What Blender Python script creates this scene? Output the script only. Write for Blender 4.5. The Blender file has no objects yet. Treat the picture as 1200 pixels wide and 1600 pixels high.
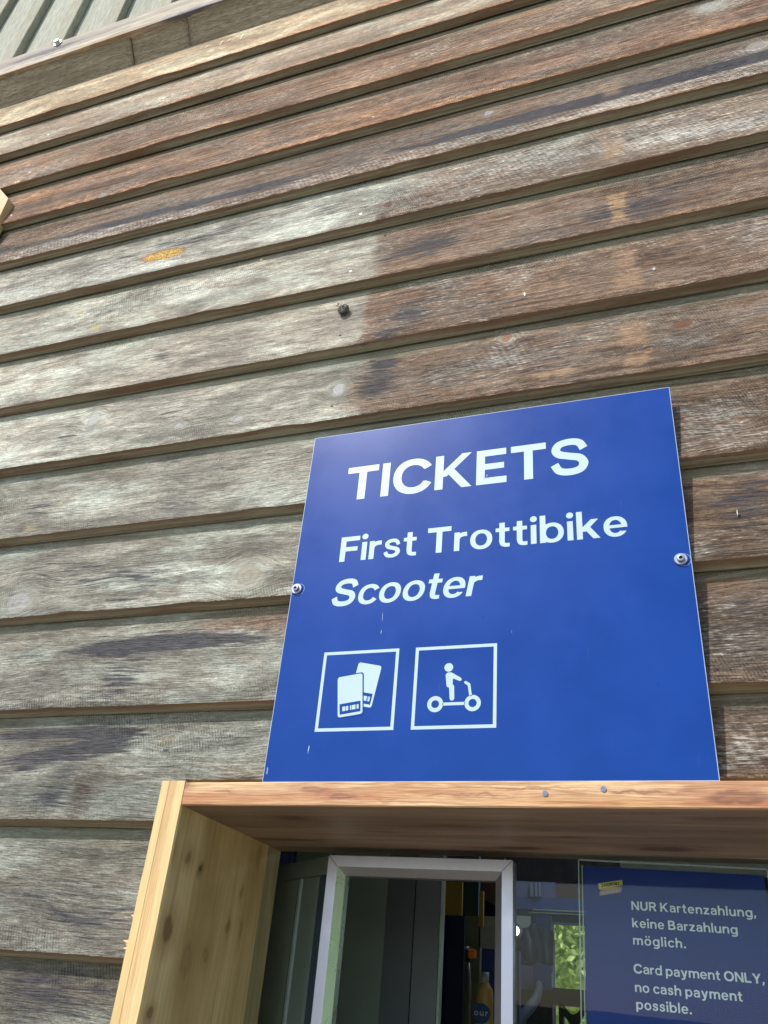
import bpy, math, random, json
from mathutils import Vector, Matrix
random.seed(7)
SC = bpy.context.scene
COL = SC.collection

# ------------------------------------------------------------------ camera
CAM_ROT = Matrix(((0.94317989, 0.32242765, 0.08032494),
                  (-0.10499629, 0.51854292, -0.84858059),
                  (-0.31525778, 0.79193033, 0.52293296)))   # rows: right, down, forward
FPX = 1299.337
S = 1.1                      # metres from the camera to the plane of the cladding's lower edges
CZ = 1.5                     # camera height above the ground
cam_d = bpy.data.cameras.new('camera')
cam_d.sensor_width = 36.0
cam_d.sensor_fit = 'AUTO'
cam_d.lens = FPX / 1600.0 * 36.0
cam_d.clip_start = 0.02
cam_d.clip_end = 2000
cam = bpy.data.objects.new('camera', cam_d)
COL.objects.link(cam)
r, d, f = CAM_ROT[0], CAM_ROT[1], CAM_ROT[2]
m = Matrix(((r[0], -d[0], -f[0], 0), (r[1], -d[1], -f[1], 0), (r[2], -d[2], -f[2], 0), (0, 0, 0, 1)))
cam.matrix_world = Matrix.Translation((0, -S, CZ)) @ m
SC.camera = cam

# ------------------------------------------------------------------ sky, sun, exposure
TO_SUN = Vector((-0.60, -1.0, 1.25)).normalized()
world = bpy.data.worlds.new('World')
SC.world = world
world.use_nodes = True
wn = world.node_tree
bg = wn.nodes['Background']
sky = wn.nodes.new('ShaderNodeTexSky')
sky.sky_type = 'NISHITA'
sky.sun_disc = False
sky.sun_elevation = math.asin(TO_SUN.z)
sky.sun_rotation = math.atan2(TO_SUN.x, TO_SUN.y)
sky.air_density = 1.0
sky.dust_density = 1.0
sky.ozone_density = 1.0
wn.links.new(sky.outputs[0], bg.inputs[0])
bg.inputs[1].default_value = 0.15
sun_d = bpy.data.lights.new('sun', 'SUN')
sun_d.energy = 2.8
sun_d.angle = math.radians(1.2)
sun_d.color = (1.0, 0.96, 0.895)
sun = bpy.data.objects.new('sun', sun_d)
COL.objects.link(sun)
sun.rotation_euler = TO_SUN.to_track_quat('Z', 'Y').to_euler()
sun.location = (-3, -5, 8)
SC.view_settings.view_transform = 'Standard'
SC.view_settings.look = 'None'
SC.view_settings.gamma = 1.0
SC.view_settings.use_curve_mapping = False
SC.view_settings.exposure = 0.56
SC.render.engine = 'CYCLES'
SC.cycles.max_bounces = 8
SC.cycles.transparent_max_bounces = 12


def at(px, py, yd):
    """world point seen at photo pixel (1200x1600) at depth yd (in units of S) from the camera"""
    c = Vector(((px - 600) / FPX, (py - 800) / FPX, 1.0))
    q = Vector([sum(CAM_ROT[i][j] * c[i] for i in range(3)) for j in range(3)])
    q = q / q.y * yd
    return Vector((q.x * S, (yd - 1) * S, CZ + q.z * S))


# ------------------------------------------------------------------ object helpers
def tag(o, label, cat, group=None):
    o['label'] = label
    o['category'] = cat
    if group:
        o['group'] = group
    return o


def empty(name, loc, label, cat, group=None):
    o = bpy.data.objects.new(name, None)
    COL.objects.link(o)
    o.location = loc
    return tag(o, label, cat, group)


def link(name, me, mat, parent=None):
    o = bpy.data.objects.new(name, me)
    COL.objects.link(o)
    if mat is not None:
        me.materials.append(mat)
    if parent is not None:
        o.parent = parent
        w = Vector((0, 0, 0))
        p = parent
        while p is not None:
            w += p.location
            p = p.parent
        o.location = -w
    return o


class MB:
    def __init__(s):
        s.v = []; s.f = []; s.mi = []; s.sm = []

    def face(s, pts, mi=0, sm=False):
        b = len(s.v); s.v += [tuple(p) for p in pts]; s.f.append(tuple(range(b, b + len(pts)))); s.mi.append(mi); s.sm.append(sm)

    def box(s, x0, x1, y0, y1, z0, z1, mi=0, bev=0.0):
        if bev <= 0:
            P = [(x, y, z) for x in (x0, x1) for y in (y0, y1) for z in (z0, z1)]
            b = len(s.v); s.v += P
            for q in ((0, 1, 3, 2), (4, 6, 7, 5), (0, 4, 5, 1), (2, 3, 7, 6), (0, 2, 6, 4), (1, 5, 7, 3)):
                s.f.append(tuple(b + i for i in q)); s.mi.append(mi); s.sm.append(False)
            return s
        e = bev
        hull = {}
        b = len(s.v)
        X = (x0, x1); Y = (y0, y1); Z = (z0, z1)
        sg = (1, -1)
        for i in (0, 1):
            for j in (0, 1):
                for k in (0, 1):
                    c = (X[i], Y[j], Z[k]); dx, dy, dz = sg[i] * e, sg[j] * e, sg[k] * e
                    hull[(i, j, k, 0)] = len(s.v); s.v.append((c[0], c[1] + dy, c[2] + dz))
                    hull[(i, j, k, 1)] = len(s.v); s.v.append((c[0] + dx, c[1], c[2] + dz))
                    hull[(i, j, k, 2)] = len(s.v); s.v.append((c[0] + dx, c[1] + dy, c[2]))
        cen = Vector(((x0 + x1) / 2, (y0 + y1) / 2, (z0 + z1) / 2))

        def add(ids):
            p = [Vector(s.v[t]) for t in ids]
            n = (p[1] - p[0]).cross(p[2] - p[0])
            if n.dot(sum(p, Vector()) / len(p) - cen) < 0:
                ids = ids[::-1]
            s.f.append(tuple(ids)); s.mi.append(mi); s.sm.append(False)
        for a in (0, 1, 2):
            for i in (0, 1):
                def key(u, v):
                    t = [0, 0, 0]; t[a] = i; t[(a + 1) % 3] = u; t[(a + 2) % 3] = v
                    return hull[(t[0], t[1], t[2], a)]
                add([key(0, 0), key(1, 0), key(1, 1), key(0, 1)])
        for a in (0, 1, 2):        # edges parallel to axis a
            b1, b2 = (a + 1) % 3, (a + 2) % 3
            for u in (0, 1):
                for v in (0, 1):
                    def key(w, which):
                        t = [0, 0, 0]; t[a] = w; t[b1] = u; t[b2] = v
                        return hull[(t[0], t[1], t[2], which)]
                    add([key(0, b1), key(1, b1), key(1, b2), key(0, b2)])
        for i in (0, 1):
            for j in (0, 1):
                for k in (0, 1):
                    add([hull[(i, j, k, 0)], hull[(i, j, k, 1)], hull[(i, j, k, 2)]])
        return s

    def cyl(s, c, axis, rad, h, n=20, mi=0, r2=None, cap=True):
        axis = Vector(axis).normalized(); c = Vector(c)
        u = axis.orthogonal().normalized(); v = axis.cross(u)
        r2 = rad if r2 is None else r2
        A = [c + (u * math.cos(t) + v * math.sin(t)) * rad for t in [2 * math.pi * i / n for i in range(n)]]
        B = [c + axis * h + (u * math.cos(t) + v * math.sin(t)) * r2 for t in [2 * math.pi * i / n for i in range(n)]]
        b = len(s.v); s.v += [tuple(p) for p in A + B]
        for i in range(n):
            j = (i + 1) % n
            s.f.append((b + i, b + j, b + n + j, b + n + i)); s.mi.append(mi); s.sm.append(n > 8)
        if cap:
            s.f.append(tuple(b + i for i in range(n))[::-1]); s.mi.append(mi); s.sm.append(False)
            s.f.append(tuple(b + n + i for i in range(n))); s.mi.append(mi); s.sm.append(False)
        return s

    def tube(s, pts, rad, n=10, mi=0):
        pts = [Vector(p) for p in pts]; R = rad if hasattr(rad, '__len__') else [rad] * len(pts)
        b = len(s.v); up = None
        for i, p in enumerate(pts):
            t = (pts[min(i + 1, len(pts) - 1)] - pts[max(i - 1, 0)]).normalized()
            if up is None: up = t.orthogonal().normalized()
            u = (up - t * up.dot(t)).normalized(); up = u; v = t.cross(u)
            for k in range(n):
                a = 2 * math.pi * k / n
                s.v.append(tuple(p + (u * math.cos(a) + v * math.sin(a)) * R[i]))
        for i in range(len(pts) - 1):
            for k in range(n):
                k2 = (k + 1) % n
                s.f.append((b + i * n + k, b + i * n + k2, b + (i + 1) * n + k2, b + (i + 1) * n + k)); s.mi.append(mi); s.sm.append(True)
        s.f.append(tuple(b + k for k in range(n))[::-1]); s.mi.append(mi); s.sm.append(False)
        s.f.append(tuple(b + (len(pts) - 1) * n + k for k in range(n))); s.mi.append(mi); s.sm.append(False)
        return s

    def mesh(s, name):
        me = bpy.data.meshes.new(name)
        me.from_pydata(s.v, [], s.f)
        me.polygons.foreach_set('material_index', s.mi)
        me.polygons.foreach_set('use_smooth', s.sm)
        me.update()
        return me

    def build(s, name, mat, parent=None, extra=()):
        o = link(name, s.mesh(name), mat, parent)
        for m_ in extra:
            o.data.materials.append(m_)
        return o


# ------------------------------------------------------------------ node helpers
class NT:
    def __init__(s, name):
        s.m = bpy.data.materials.new(name); s.m.use_nodes = True
        s.t = s.m.node_tree; s.t.nodes.clear()
        s.out = s.t.nodes.new('ShaderNodeOutputMaterial')

    def n(s, typ, **kw):
        o = s.t.nodes.new('ShaderNode' + typ)
        for k, v in kw.items():
            setattr(o, k, v)
        return o

    def l(s, a, b):
        if isinstance(a, bpy.types.Node): a = a.outputs[0]
        s.t.links.new(a, b)

    def _in(s, sock, v):
        if isinstance(v, (bpy.types.Node, bpy.types.NodeSocket)):
            s.l(v, sock)
        elif v is not None:
            if hasattr(sock.default_value, '__len__') and hasattr(v, '__len__') and len(v) == 3 and len(sock.default_value) == 4:
                v = (*v, 1)
            sock.default_value = v

    def math(s, op, a, b=None, c=None, clamp=False):
        o = s.n('Math', operation=op, use_clamp=clamp)
        for i, v in enumerate((a, b, c)):
            if v is not None: s._in(o.inputs[i], v)
        return o.outputs[0]

    def vm(s, op, a, b=None, scale=None):
        o = s.n('VectorMath', operation=op)
        s._in(o.inputs[0], a)
        if b is not None: s._in(o.inputs[1], b)
        if scale is not None: s._in(o.inputs['Scale'], scale)
        return o.outputs['Value'] if op in ('LENGTH', 'DOT_PRODUCT', 'DISTANCE') else o.outputs[0]

    def noise(s, vec, scale, detail=4, rough=.6, dist=0.0):
        o = s.n('TexNoise'); o.inputs['Scale'].default_value = scale; o.inputs['Detail'].default_value = detail
        o.inputs['Roughness'].default_value = rough; o.inputs['Distortion'].default_value = dist
        s._in(o.inputs['Vector'], vec)
        return o.outputs['Fac']

    def ramp(s, fac, lo, hi, a=0.0, b=1.0, smooth=True):
        o = s.n('MapRange', interpolation_type='SMOOTHSTEP' if smooth else 'LINEAR')
        s._in(o.inputs[0], fac)
        for i, v in ((1, lo), (2, hi), (3, a), (4, b)):
            s._in(o.inputs[i], v)
        return o.outputs[0]

    def mix(s, fac, a, b, mode='MIX'):
        o = s.n('Mix', data_type='RGBA', blend_type=mode)
        s._in(o.inputs[0], fac); s._in(o.inputs[6], a); s._in(o.inputs[7], b)
        return o.outputs[2]

    def bsdf(s, **kw):
        o = s.n('BsdfPrincipled')
        for k, v in kw.items():
            s._in(o.inputs[k.replace('_', ' ')], v)
        s.l(o, s.out.inputs[0])
        return o

    def bump(s, h, strength, dist, normal=None):
        o = s.n('Bump'); o.inputs['Strength'].default_value = strength; o.inputs['Distance'].default_value = dist
        s._in(o.inputs['Height'], h)
        if normal is not None: s._in(o.inputs['Normal'], normal)
        return o.outputs[0]


def plain(name, col, rough=.5, metal=0.0, var=.12, scale=30, bump=0.0, **kw):
    k = NT(name)
    p = k.n('NewGeometry').outputs['Position']
    nz = k.noise(p, scale, 5)
    c = k.mix(k.ramp(nz, .3, .7), tuple(v * (1 - var) for v in col), tuple(min(1, v * (1 + var)) for v in col))
    b = k.bsdf(Base_Color=c, Roughness=k.ramp(nz, .3, .7, rough * .85, min(1, rough * 1.15)), Metallic=metal, **kw)
    if bump:
        k.l(k.bump(k.noise(p, scale * 12, 3), bump, .002), b.inputs['Normal'])
    return k.m


# ------------------------------------------------------------------ materials
def cladding_material(knots, chips, tint=(1, 1, 1)):
    k = NT('weathered_cladding')
    P = k.n('NewGeometry').outputs['Position']
    rnd = k.n('ObjectInfo').outputs['Random']
    off = k.n('CombineXYZ')
    k.l(k.math('MULTIPLY', rnd, 37.0), off.inputs[0]); k.l(k.math('MULTIPLY', rnd, 11.0), off.inputs[2])
    Q0 = k.vm('ADD', P, off.outputs[0])
    warp = k.noise(k.vm('MULTIPLY', Q0, (2.2, 1, 7)), 1.0, 2)
    wv = k.n('CombineXYZ'); k.l(k.math('MULTIPLY', k.math('SUBTRACT', warp, .5), .05), wv.inputs[2])
    Q = k.vm('ADD', Q0, wv.outputs[0])
    for cx, cz, rx, rz, *_r in knots:      # the grain runs round the knots
        dv = k.vm('SUBTRACT', P, (cx, 0, cz))
        dk = k.vm('LENGTH', k.vm('MULTIPLY', dv, (1 / rx, 0, 1 / rz)))
        pull = k.vm('SCALE', k.vm('MULTIPLY', dv, (0, 0, -1)), scale=k.ramp(dk, .6, 3.4, .85, 0.0))
        Q = k.vm('ADD', Q, pull)
    Qb = k.vm('MULTIPLY', Q0, (1, 1, 1))
    blot = k.noise(k.vm('MULTIPLY', Q, (7, 1, 46)), 1.0, 7, .70)
    blot2 = k.noise(k.vm('MULTIPLY', Qb, (9, 1, 26)), 1.0, 5, .6)
    grow = k.noise(k.vm('MULTIPLY', Q, (1.6, 1, 120)), 1.0, 3, .6)
    fib = k.noise(k.vm('MULTIPLY', Q, (38, 1, 460)), 1.0, 4, .65)
    pit = k.noise(k.vm('MULTIPLY', Qb, (190, 1, 420)), 1.0, 3, .65)
    crk = k.noise(k.vm('MULTIPLY', Q, (7, 1, 330)), 1.0, 4, .55)
    sep = k.n('SeparateXYZ'); k.l(Q0, sep.inputs[0])
    s_ = k.math('ADD', sep.outputs[0], k.math('MULTIPLY', sep.outputs[2], .42))
    saw = k.math('SINE', k.math('ADD', k.math('MULTIPLY', s_, 1250.0), k.math('MULTIPLY', blot2, 9.0)))
    sawamp = k.ramp(k.noise(k.vm('MULTIPLY', Qb, (2.2, 1, 6)), 1.0, 3), .47, .66)
    sawm = k.math('MULTIPLY', k.math('MULTIPLY', saw, sawamp), k.ramp(k.noise(k.vm('MULTIPLY', Qb, (60, 1, 110)), 1.0, 2), .35, .65, .1, 1.5))
    sawb = k.math('SINE', k.math('ADD', k.math('MULTIPLY', s_, 560.0), k.math('MULTIPLY', blot2, 12.0)))
    a1 = k.n('VertexColor', layer_name='tone'); a2 = k.n('VertexColor', layer_name='tone2')
    t1 = k.n('SeparateColor'); k.l(a1, t1.inputs[0]); t2 = k.n('SeparateColor'); k.l(a2, t2.inputs[0])
    brown, stain, silver = t1.outputs; orange, prot, light = t2.outputs
    ctr = lambda n_, amp: k.math('MULTIPLY', k.math('SUBTRACT', n_, .5), amp)
    big = k.noise(k.vm('MULTIPLY', Qb, (3.2, 1, 10)), 1.0, 5, .6, .6)
    grey = k.mix(k.ramp(blot, .34, .64), (.20, .175, .14), (.45, .42, .35))
    grey = k.mix(k.ramp(big, .47, .62, 0, .85), grey, k.mix(k.ramp(blot, .35, .6), (.40, .41, .345), (.575, .595, .51)))
    grey = k.mix(k.ramp(grow, .5, .75, 0, .45), grey, (.27, .24, .195))
    grey = k.mix(k.ramp(big, .36, .46, .55, 0), grey, (.235, .21, .18))
    br = k.mix(k.ramp(grow, .34, .66), (.095, .058, .04), (.30, .195, .125))
    br = k.mix(k.ramp(blot2, .38, .66, 0, .7), br, (.27, .20, .155))
    br = k.mix(k.ramp(big, .46, .62, 0, .75), br, k.mix(k.ramp(fib, .35, .65), (.12, .095, .082), (.30, .255, .21)))
    br = k.mix(k.ramp(blot, .56, .72, 0, .7), br, (.40, .30, .20))
    bm = k.ramp(k.math('ADD', brown, ctr(blot, 1.1)), .3, .7)
    c = k.mix(bm, grey, br)
    om = k.ramp(k.math('ADD', orange, ctr(blot2, 1.3)), .35, .85, 0, .85)
    c = k.mix(om, c, k.mix(k.ramp(fib, .35, .65), (.27, .125, .065), (.52, .33, .20)))
    sv = k.math('ADD', k.math('ADD', k.math('ADD', silver, ctr(big, 1.1)), ctr(fib, 2.3)), k.math('ADD', ctr(blot, 1.3), k.math('MULTIPLY', sawb, .075)))
    c = k.mix(k.ramp(sv, .50, .92, 0, .72), c, k.mix(blot2, (.47, .43, .39), (.60, .57, .51)))
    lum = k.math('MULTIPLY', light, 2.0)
    fm = k.ramp(fib, .28, .72, .58, 1.34)
    pm = k.ramp(pit, .33, .48, .55, 1.0)
    cm = k.ramp(crk, .31, .39, .34, 1.0)
    mul = k.math('MULTIPLY', k.math('MULTIPLY', fm, pm), k.math('MULTIPLY', cm, lum))
    flk = k.noise(k.vm('MULTIPLY', Q, (48, 1, 260)), 1.0, 5, .72)
    mul = k.math('MULTIPLY', mul, k.ramp(flk, .30, .70, k.ramp(brown, .1, .7, .76, .60), k.ramp(brown, .1, .7, 1.20, 1.38)))
    pat = k.noise(k.vm('MULTIPLY', Qb, (3.4, 1, 15)), 1.0, 6, .68, .5)
    mul = k.math('MULTIPLY', mul, k.ramp(pat, .34, .66, .66, 1.26))
    mul = k.math('MULTIPLY', mul, k.math('ADD', 1.0, k.math('MULTIPLY', sawm, .12)))
    cs = k.n('CombineXYZ')
    for i in range(3): k.l(mul, cs.inputs[i])
    c = k.mix(1.0, c, cs.outputs[0], 'MULTIPLY')
    c = k.mix(1.0, c, tint, 'MULTIPLY')
    strk = k.noise(k.vm('MULTIPLY', Q, (11, 1, 170)), 1.0, 4, .6)
    st = k.ramp(k.math('ADD', stain, k.math('ADD', ctr(blot, 1.0), ctr(strk, 2.2))), .34, .80, 0, .92)
    c = k.mix(st, c, k.mix(k.ramp(fib, .35, .65), (.026, .026, .033), (.085, .08, .085)))
    c = k.mix(k.math('MULTIPLY', prot, .9), c, k.mix(k.ramp(grow, .35, .65), (.22, .205, .13), (.36, .345, .235)))
    flat = k.vm('MULTIPLY', P, (1, 0, 1))
    dn = k.n('TexNoise'); dn.inputs['Scale'].default_value = 55; dn.inputs['Detail'].default_value = 3; k.l(P, dn.inputs['Vector'])
    dis = k.vm('SCALE', k.vm('SUBTRACT', dn.outputs['Color'], (.5, .5, .5)), scale=.017)
    flat = k.vm('ADD', flat, k.vm('MULTIPLY', dis, (1, 0, 1)))
    kb = None
    for cx, cz, rx, rz, core, ring, amt in knots:
        dd = k.vm('LENGTH', k.vm('MULTIPLY', k.vm('SUBTRACT', flat, (cx, 0, cz)), (1 / rx, 0, 1 / rz)))
        rg = k.ramp(k.math('SINE', k.math('ADD', k.math('MULTIPLY', dd, 13.0), k.math('MULTIPLY', fib, 7.0))), -1, 1, .15, .6)
        c = k.mix(k.ramp(dd, .9, 2.1, amt * .75, 0.0), c, k.mix(rg, ring, tuple(v * .6 for v in ring)))
        c = k.mix(k.ramp(dd, .75, 1.0, amt, 0.0), c, k.mix(rg, core, tuple(v * .72 for v in core)))
        e = k.ramp(dd, .85, 1.15, 0.0, 1.0)
        kb = e if kb is None else k.math('MULTIPLY', kb, e)
    for cx, cz, rx, rz, col, amt in chips:
        v = k.vm('MULTIPLY', k.vm('SUBTRACT', flat, (cx, 0, cz)), (1 / rx, 0, 1 / rz))
        va = k.n('SeparateXYZ'); k.l(k.vm('ABSOLUTE', v), va.inputs[0])
        dd = k.math('MAXIMUM', va.outputs[0], va.outputs[2])
        if amt > .9:       # a pocket of dried resin, granular
            dd = k.math('ADD', k.vm('LENGTH', v), k.math('ADD', ctr(pit, 1.1), ctr(blot2, 1.6)))
            gr = k.noise(k.vm('MULTIPLY', P, (150, 1, 230)), 1.0, 4, .7)
            c = k.mix(k.ramp(dd, .8, 1.05, .97, 0.0), c, k.mix(k.ramp(gr, .36, .60), (.23, .10, .025), (.80, .52, .12)))
            c = k.mix(k.math('MULTIPLY', k.ramp(dd, .75, .95), k.ramp(dd, .98, 1.12, .8, 0)), c, (.33, .14, .05))
            continue
        dd = k.math('ADD', dd, k.math('ADD', ctr(fib, 2.4), ctr(strk, 4.0)))
        c = k.mix(k.ramp(dd, .6, 1.5, amt * .85, 0.0), c, k.mix(k.ramp(flk, .35, .65), tuple(x * .55 for x in col), col))
    b = k.bsdf(Base_Color=c, Roughness=k.ramp(blot, .3, .7, .72, .92))
    b.inputs['Specular IOR Level'].default_value = .3
    h = k.math('ADD', k.math('MULTIPLY', fib, .8), k.math('ADD', k.math('MULTIPLY', crk, .9), k.math('MULTIPLY', sawm, .42)))
    h = k.math('ADD', h, k.math('ADD', k.math('MULTIPLY', pit, .7), k.math('MULTIPLY', grow, .7)))
    if kb is not None: h = k.math('ADD', h, k.math('MULTIPLY', kb, .35))
    k.l(k.bump(h, .9, .0032), b.inputs['Normal'])
    return k.m


def wood(name, dark, lightc, axis='x', scale=1.0, rough=.6, front=None, bump=.35, kn=0.0, ringc=None, coat=0.0, fine=1.0, spots=(), rmix=.42, mottc=None, mamt=.5):
    """planed or sawn timber, grain along an axis"""
    k = NT(name)
    P = k.n('NewGeometry').outputs['Position']
    rnd = k.n('ObjectInfo').outputs['Random']
    off = k.n('CombineXYZ')
    for i, a in enumerate((31.0, 17.0, 23.0)): k.l(k.math('MULTIPLY', rnd, a), off.inputs[i])
    Q = k.vm('ADD', P, off.outputs[0])
    st = {'x': (1.2, 26, 26), 'z': (26, 26, 1.2), 'y': (26, 1.2, 26)}[axis]
    st = tuple(v * scale for v in st)
    w = k.noise(k.vm('MULTIPLY', Q, tuple(v * .16 for v in st)), 1.0, 3, .5)
    base = k.vm('MULTIPLY', Q, st)
    wv = k.vm('SCALE', k.vm('SUBTRACT', w, (.5, .5, .5)), scale=5.0)
    g1 = k.noise(k.vm('ADD', base, wv), 1.0, 3, .55)
    rings = k.math('SINE', k.math('MULTIPLY', g1, 42.0))
    f1 = k.noise(k.vm('MULTIPLY', Q, tuple(v * 14 for v in st)), 1.0, 3, .6)
    c = k.mix(k.ramp(g1, .3, .7), dark, lightc)
    c = k.mix(k.ramp(rings, .2, 1.0, 0, rmix), c, ringc or tuple(v * .55 for v in dark))
    sc_ = k.ramp(f1, .3, .7, 1 - .22 * fine, 1 + .16 * fine)
    cs = k.n('CombineXYZ')
    for i in range(3): k.l(sc_, cs.inputs[i])
    c = k.mix(1.0, c, cs.outputs[0], 'MULTIPLY')
    if kn:
        vo = k.n('TexVoronoi'); vo.inputs['Scale'].default_value = 1.0
        kst = {'x': (7, 13, 13), 'z': (13, 13, 7), 'y': (13, 7, 13)}[axis]
        nn = k.n('TexNoise'); nn.inputs['Scale'].default_value = 30; k.l(P, nn.inputs['Vector'])
        k.l(k.vm('ADD', k.vm('MULTIPLY', Q, kst), k.vm('SCALE', nn.outputs['Color'], scale=.22)), vo.inputs['Vector'])
        sp = k.n('SeparateColor'); k.l(vo.outputs['Color'], sp.inputs[0])
        on = k.math('LESS_THAN', sp.outputs[0], kn)
        dd = vo.outputs['Distance']
        rg = k.ramp(k.math('SINE', k.math('MULTIPLY', dd, 90.0)), -1, 1)
        c = k.mix(k.math('MULTIPLY', on, k.ramp(dd, .10, .34, .55, 0)), c, tuple(v * .6 for v in dark))
        c = k.mix(k.math('MULTIPLY', on, k.ramp(dd, .08, .13, .9, 0)), c, k.mix(rg, (.16, .065, .025), (.27, .13, .05)))
    mott = k.noise(k.vm('MULTIPLY', Q, tuple(v * .35 + 2 for v in st)), 1.0, 4, .6)
    c = k.mix(k.ramp(mott, .48, .70, 0, mamt), c, mottc or tuple(v * .78 for v in dark))
    for sp_, sr, scol, samt in spots:
        n3 = k.n('TexNoise'); n3.inputs['Scale'].default_value = 40; k.l(P, n3.inputs['Vector'])
        pv = k.vm('ADD', P, k.vm('SCALE', k.vm('SUBTRACT', n3.outputs['Color'], (.5, .5, .5)), scale=.016))
        dd = k.vm('LENGTH', k.vm('MULTIPLY', k.vm('SUBTRACT', pv, sp_), tuple(1 / v for v in sr)))
        rg = k.ramp(k.math('SINE', k.math('ADD', k.math('MULTIPLY', dd, 9.0), k.math('MULTIPLY', f1, 6.0))), -1, 1)
        c = k.mix(k.ramp(dd, .9, 2.4, samt * .5, 0), c, k.mix(rg, tuple(v * 1.7 for v in scol), tuple(v * 1.1 for v in scol)))
        c = k.mix(k.ramp(dd, .35, 1.15, samt, 0), c, k.mix(rg, scol, tuple(v * .6 for v in scol)))
    b = k.bsdf(Base_Color=c, Roughness=k.ramp(g1, .3, .7, rough * .85, min(1, rough * 1.1)), Coat_Weight=coat, Coat_Roughness=.35)
    h = k.math('ADD', f1, k.math('MULTIPLY', rings, .15))
    k.l(k.bump(h, bump, .0012), b.inputs['Normal'])
    return k.m


def underside_material():
    k = NT('cladding_underside')
    P = k.n('NewGeometry').outputs['Position']
    rnd = k.n('ObjectInfo').outputs['Random']
    off = k.n('CombineXYZ'); k.l(k.math('MULTIPLY', rnd, 29.0), off.inputs[0]); k.l(k.math('MULTIPLY', rnd, 7.0), off.inputs[1])
    Q = k.vm('ADD', P, off.outputs[0])
    g = k.noise(k.vm('MULTIPLY', Q, (2.5, 260, 60)), 1.0, 4, .6, .4)
    g2 = k.noise(k.vm('MULTIPLY', Q, (4, 22, 10)), 1.0, 4, .6)
    f = k.noise(k.vm('MULTIPLY', Q, (60, 700, 300)), 1.0, 3)
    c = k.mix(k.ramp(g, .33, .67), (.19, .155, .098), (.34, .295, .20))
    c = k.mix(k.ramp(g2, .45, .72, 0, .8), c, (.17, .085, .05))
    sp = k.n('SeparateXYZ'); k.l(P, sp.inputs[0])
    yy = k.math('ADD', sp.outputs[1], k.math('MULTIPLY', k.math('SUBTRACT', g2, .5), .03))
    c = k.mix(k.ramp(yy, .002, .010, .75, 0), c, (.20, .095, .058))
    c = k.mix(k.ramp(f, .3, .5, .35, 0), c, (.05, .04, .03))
    b = k.bsdf(Base_Color=c, Roughness=.85)
    b.inputs['Specular IOR Level'].default_value = .25
    k.l(k.bump(k.math('ADD', g, k.math('MULTIPLY', f, .5)), .7, .002), b.inputs['Normal'])
    return k.m


def sign_material(name, col, rough, coat):
    k = NT(name)
    P = k.n('NewGeometry').outputs['Position']
    n1 = k.noise(P, 7.0, 4)
    n2 = k.noise(P, 260.0, 2, .5)
    v = k.n('TexVoronoi'); v.inputs['Scale'].default_value = 34; k.l(P, v.inputs['Vector'])
    sc_ = k.n('SeparateColor'); k.l(v.outputs['Color'], sc_.inputs[0])
    spot = k.math('MULTIPLY', k.math('LESS_THAN', sc_.outputs[0], .22), k.ramp(v.outputs['Distance'], .035, .075, 1.0, 0))
    c = k.mix(k.ramp(n1, .3, .7), tuple(x * .93 for x in col), tuple(x * 1.07 for x in col))
    c = k.mix(k.math('MULTIPLY', spot, .45), c, tuple(x * .35 for x in col))
    st = k.noise(k.vm('MULTIPLY', P, (420, 1, 14)), 1.0, 3)
    c = k.mix(k.ramp(st, .68, .80, 0, .12), c, (.35, .42, .6))
    b = k.bsdf(Base_Color=c, Roughness=k.ramp(n1, .3, .7, rough * .9, rough * 1.15), Coat_Weight=coat, Coat_Roughness=.22)
    b.inputs['Specular IOR Level'].default_value = .17
    return k.m


def glass_material(name, tint, refl=1.0, rough=.0):
    k = NT(name)
    tr = k.n('BsdfTransparent'); tr.inputs[0].default_value = (*tint, 1)
    gl = k.n('BsdfGlossy'); gl.inputs['Color'].default_value = (1, 1, 1, 1); gl.inputs['Roughness'].default_value = rough
    fr = k.n('Fresnel'); fr.inputs[0].default_value = 1.5
    mx = k.n('MixShader')
    k.l(k.math('MULTIPLY', fr, refl, clamp=True), mx.inputs[0]); k.l(tr, mx.inputs[1]); k.l(gl, mx.inputs[2]); k.l(mx, k.out.inputs[0])
    P = k.n('NewGeometry').outputs['Position']
    k.l(k.bump(k.noise(P, 3.0, 2), .03, .01), gl.inputs['Normal'])
    return k.m


def leaf_material(name, a, b_):
    k = NT(name)
    P = k.n('NewGeometry').outputs['Position']
    n1 = k.noise(P, 1.4, 3); n2 = k.noise(P, 9.0, 3)
    c = k.mix(k.ramp(k.math('ADD', k.math('MULTIPLY', n1, .6), k.math('MULTIPLY', n2, .4)), .38, .62), a, b_)
    df = k.n('BsdfDiffuse'); k.l(c, df.inputs[0])
    tl = k.n('BsdfTranslucent'); k.l(k.mix(1.0, c, (1.1, 1.25, .55), 'MULTIPLY'), tl.inputs[0])
    mx = k.n('MixShader'); mx.inputs[0].default_value = .35
    k.l(df, mx.inputs[1]); k.l(tl, mx.inputs[2]); k.l(mx, k.out.inputs[0])
    return k.m


# ------------------------------------------------------------------ ground and far setting
from mathutils import noise as mn


def nz(x, y=0.0, z=0.0):
    return mn.noise((x, y, z))


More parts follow.
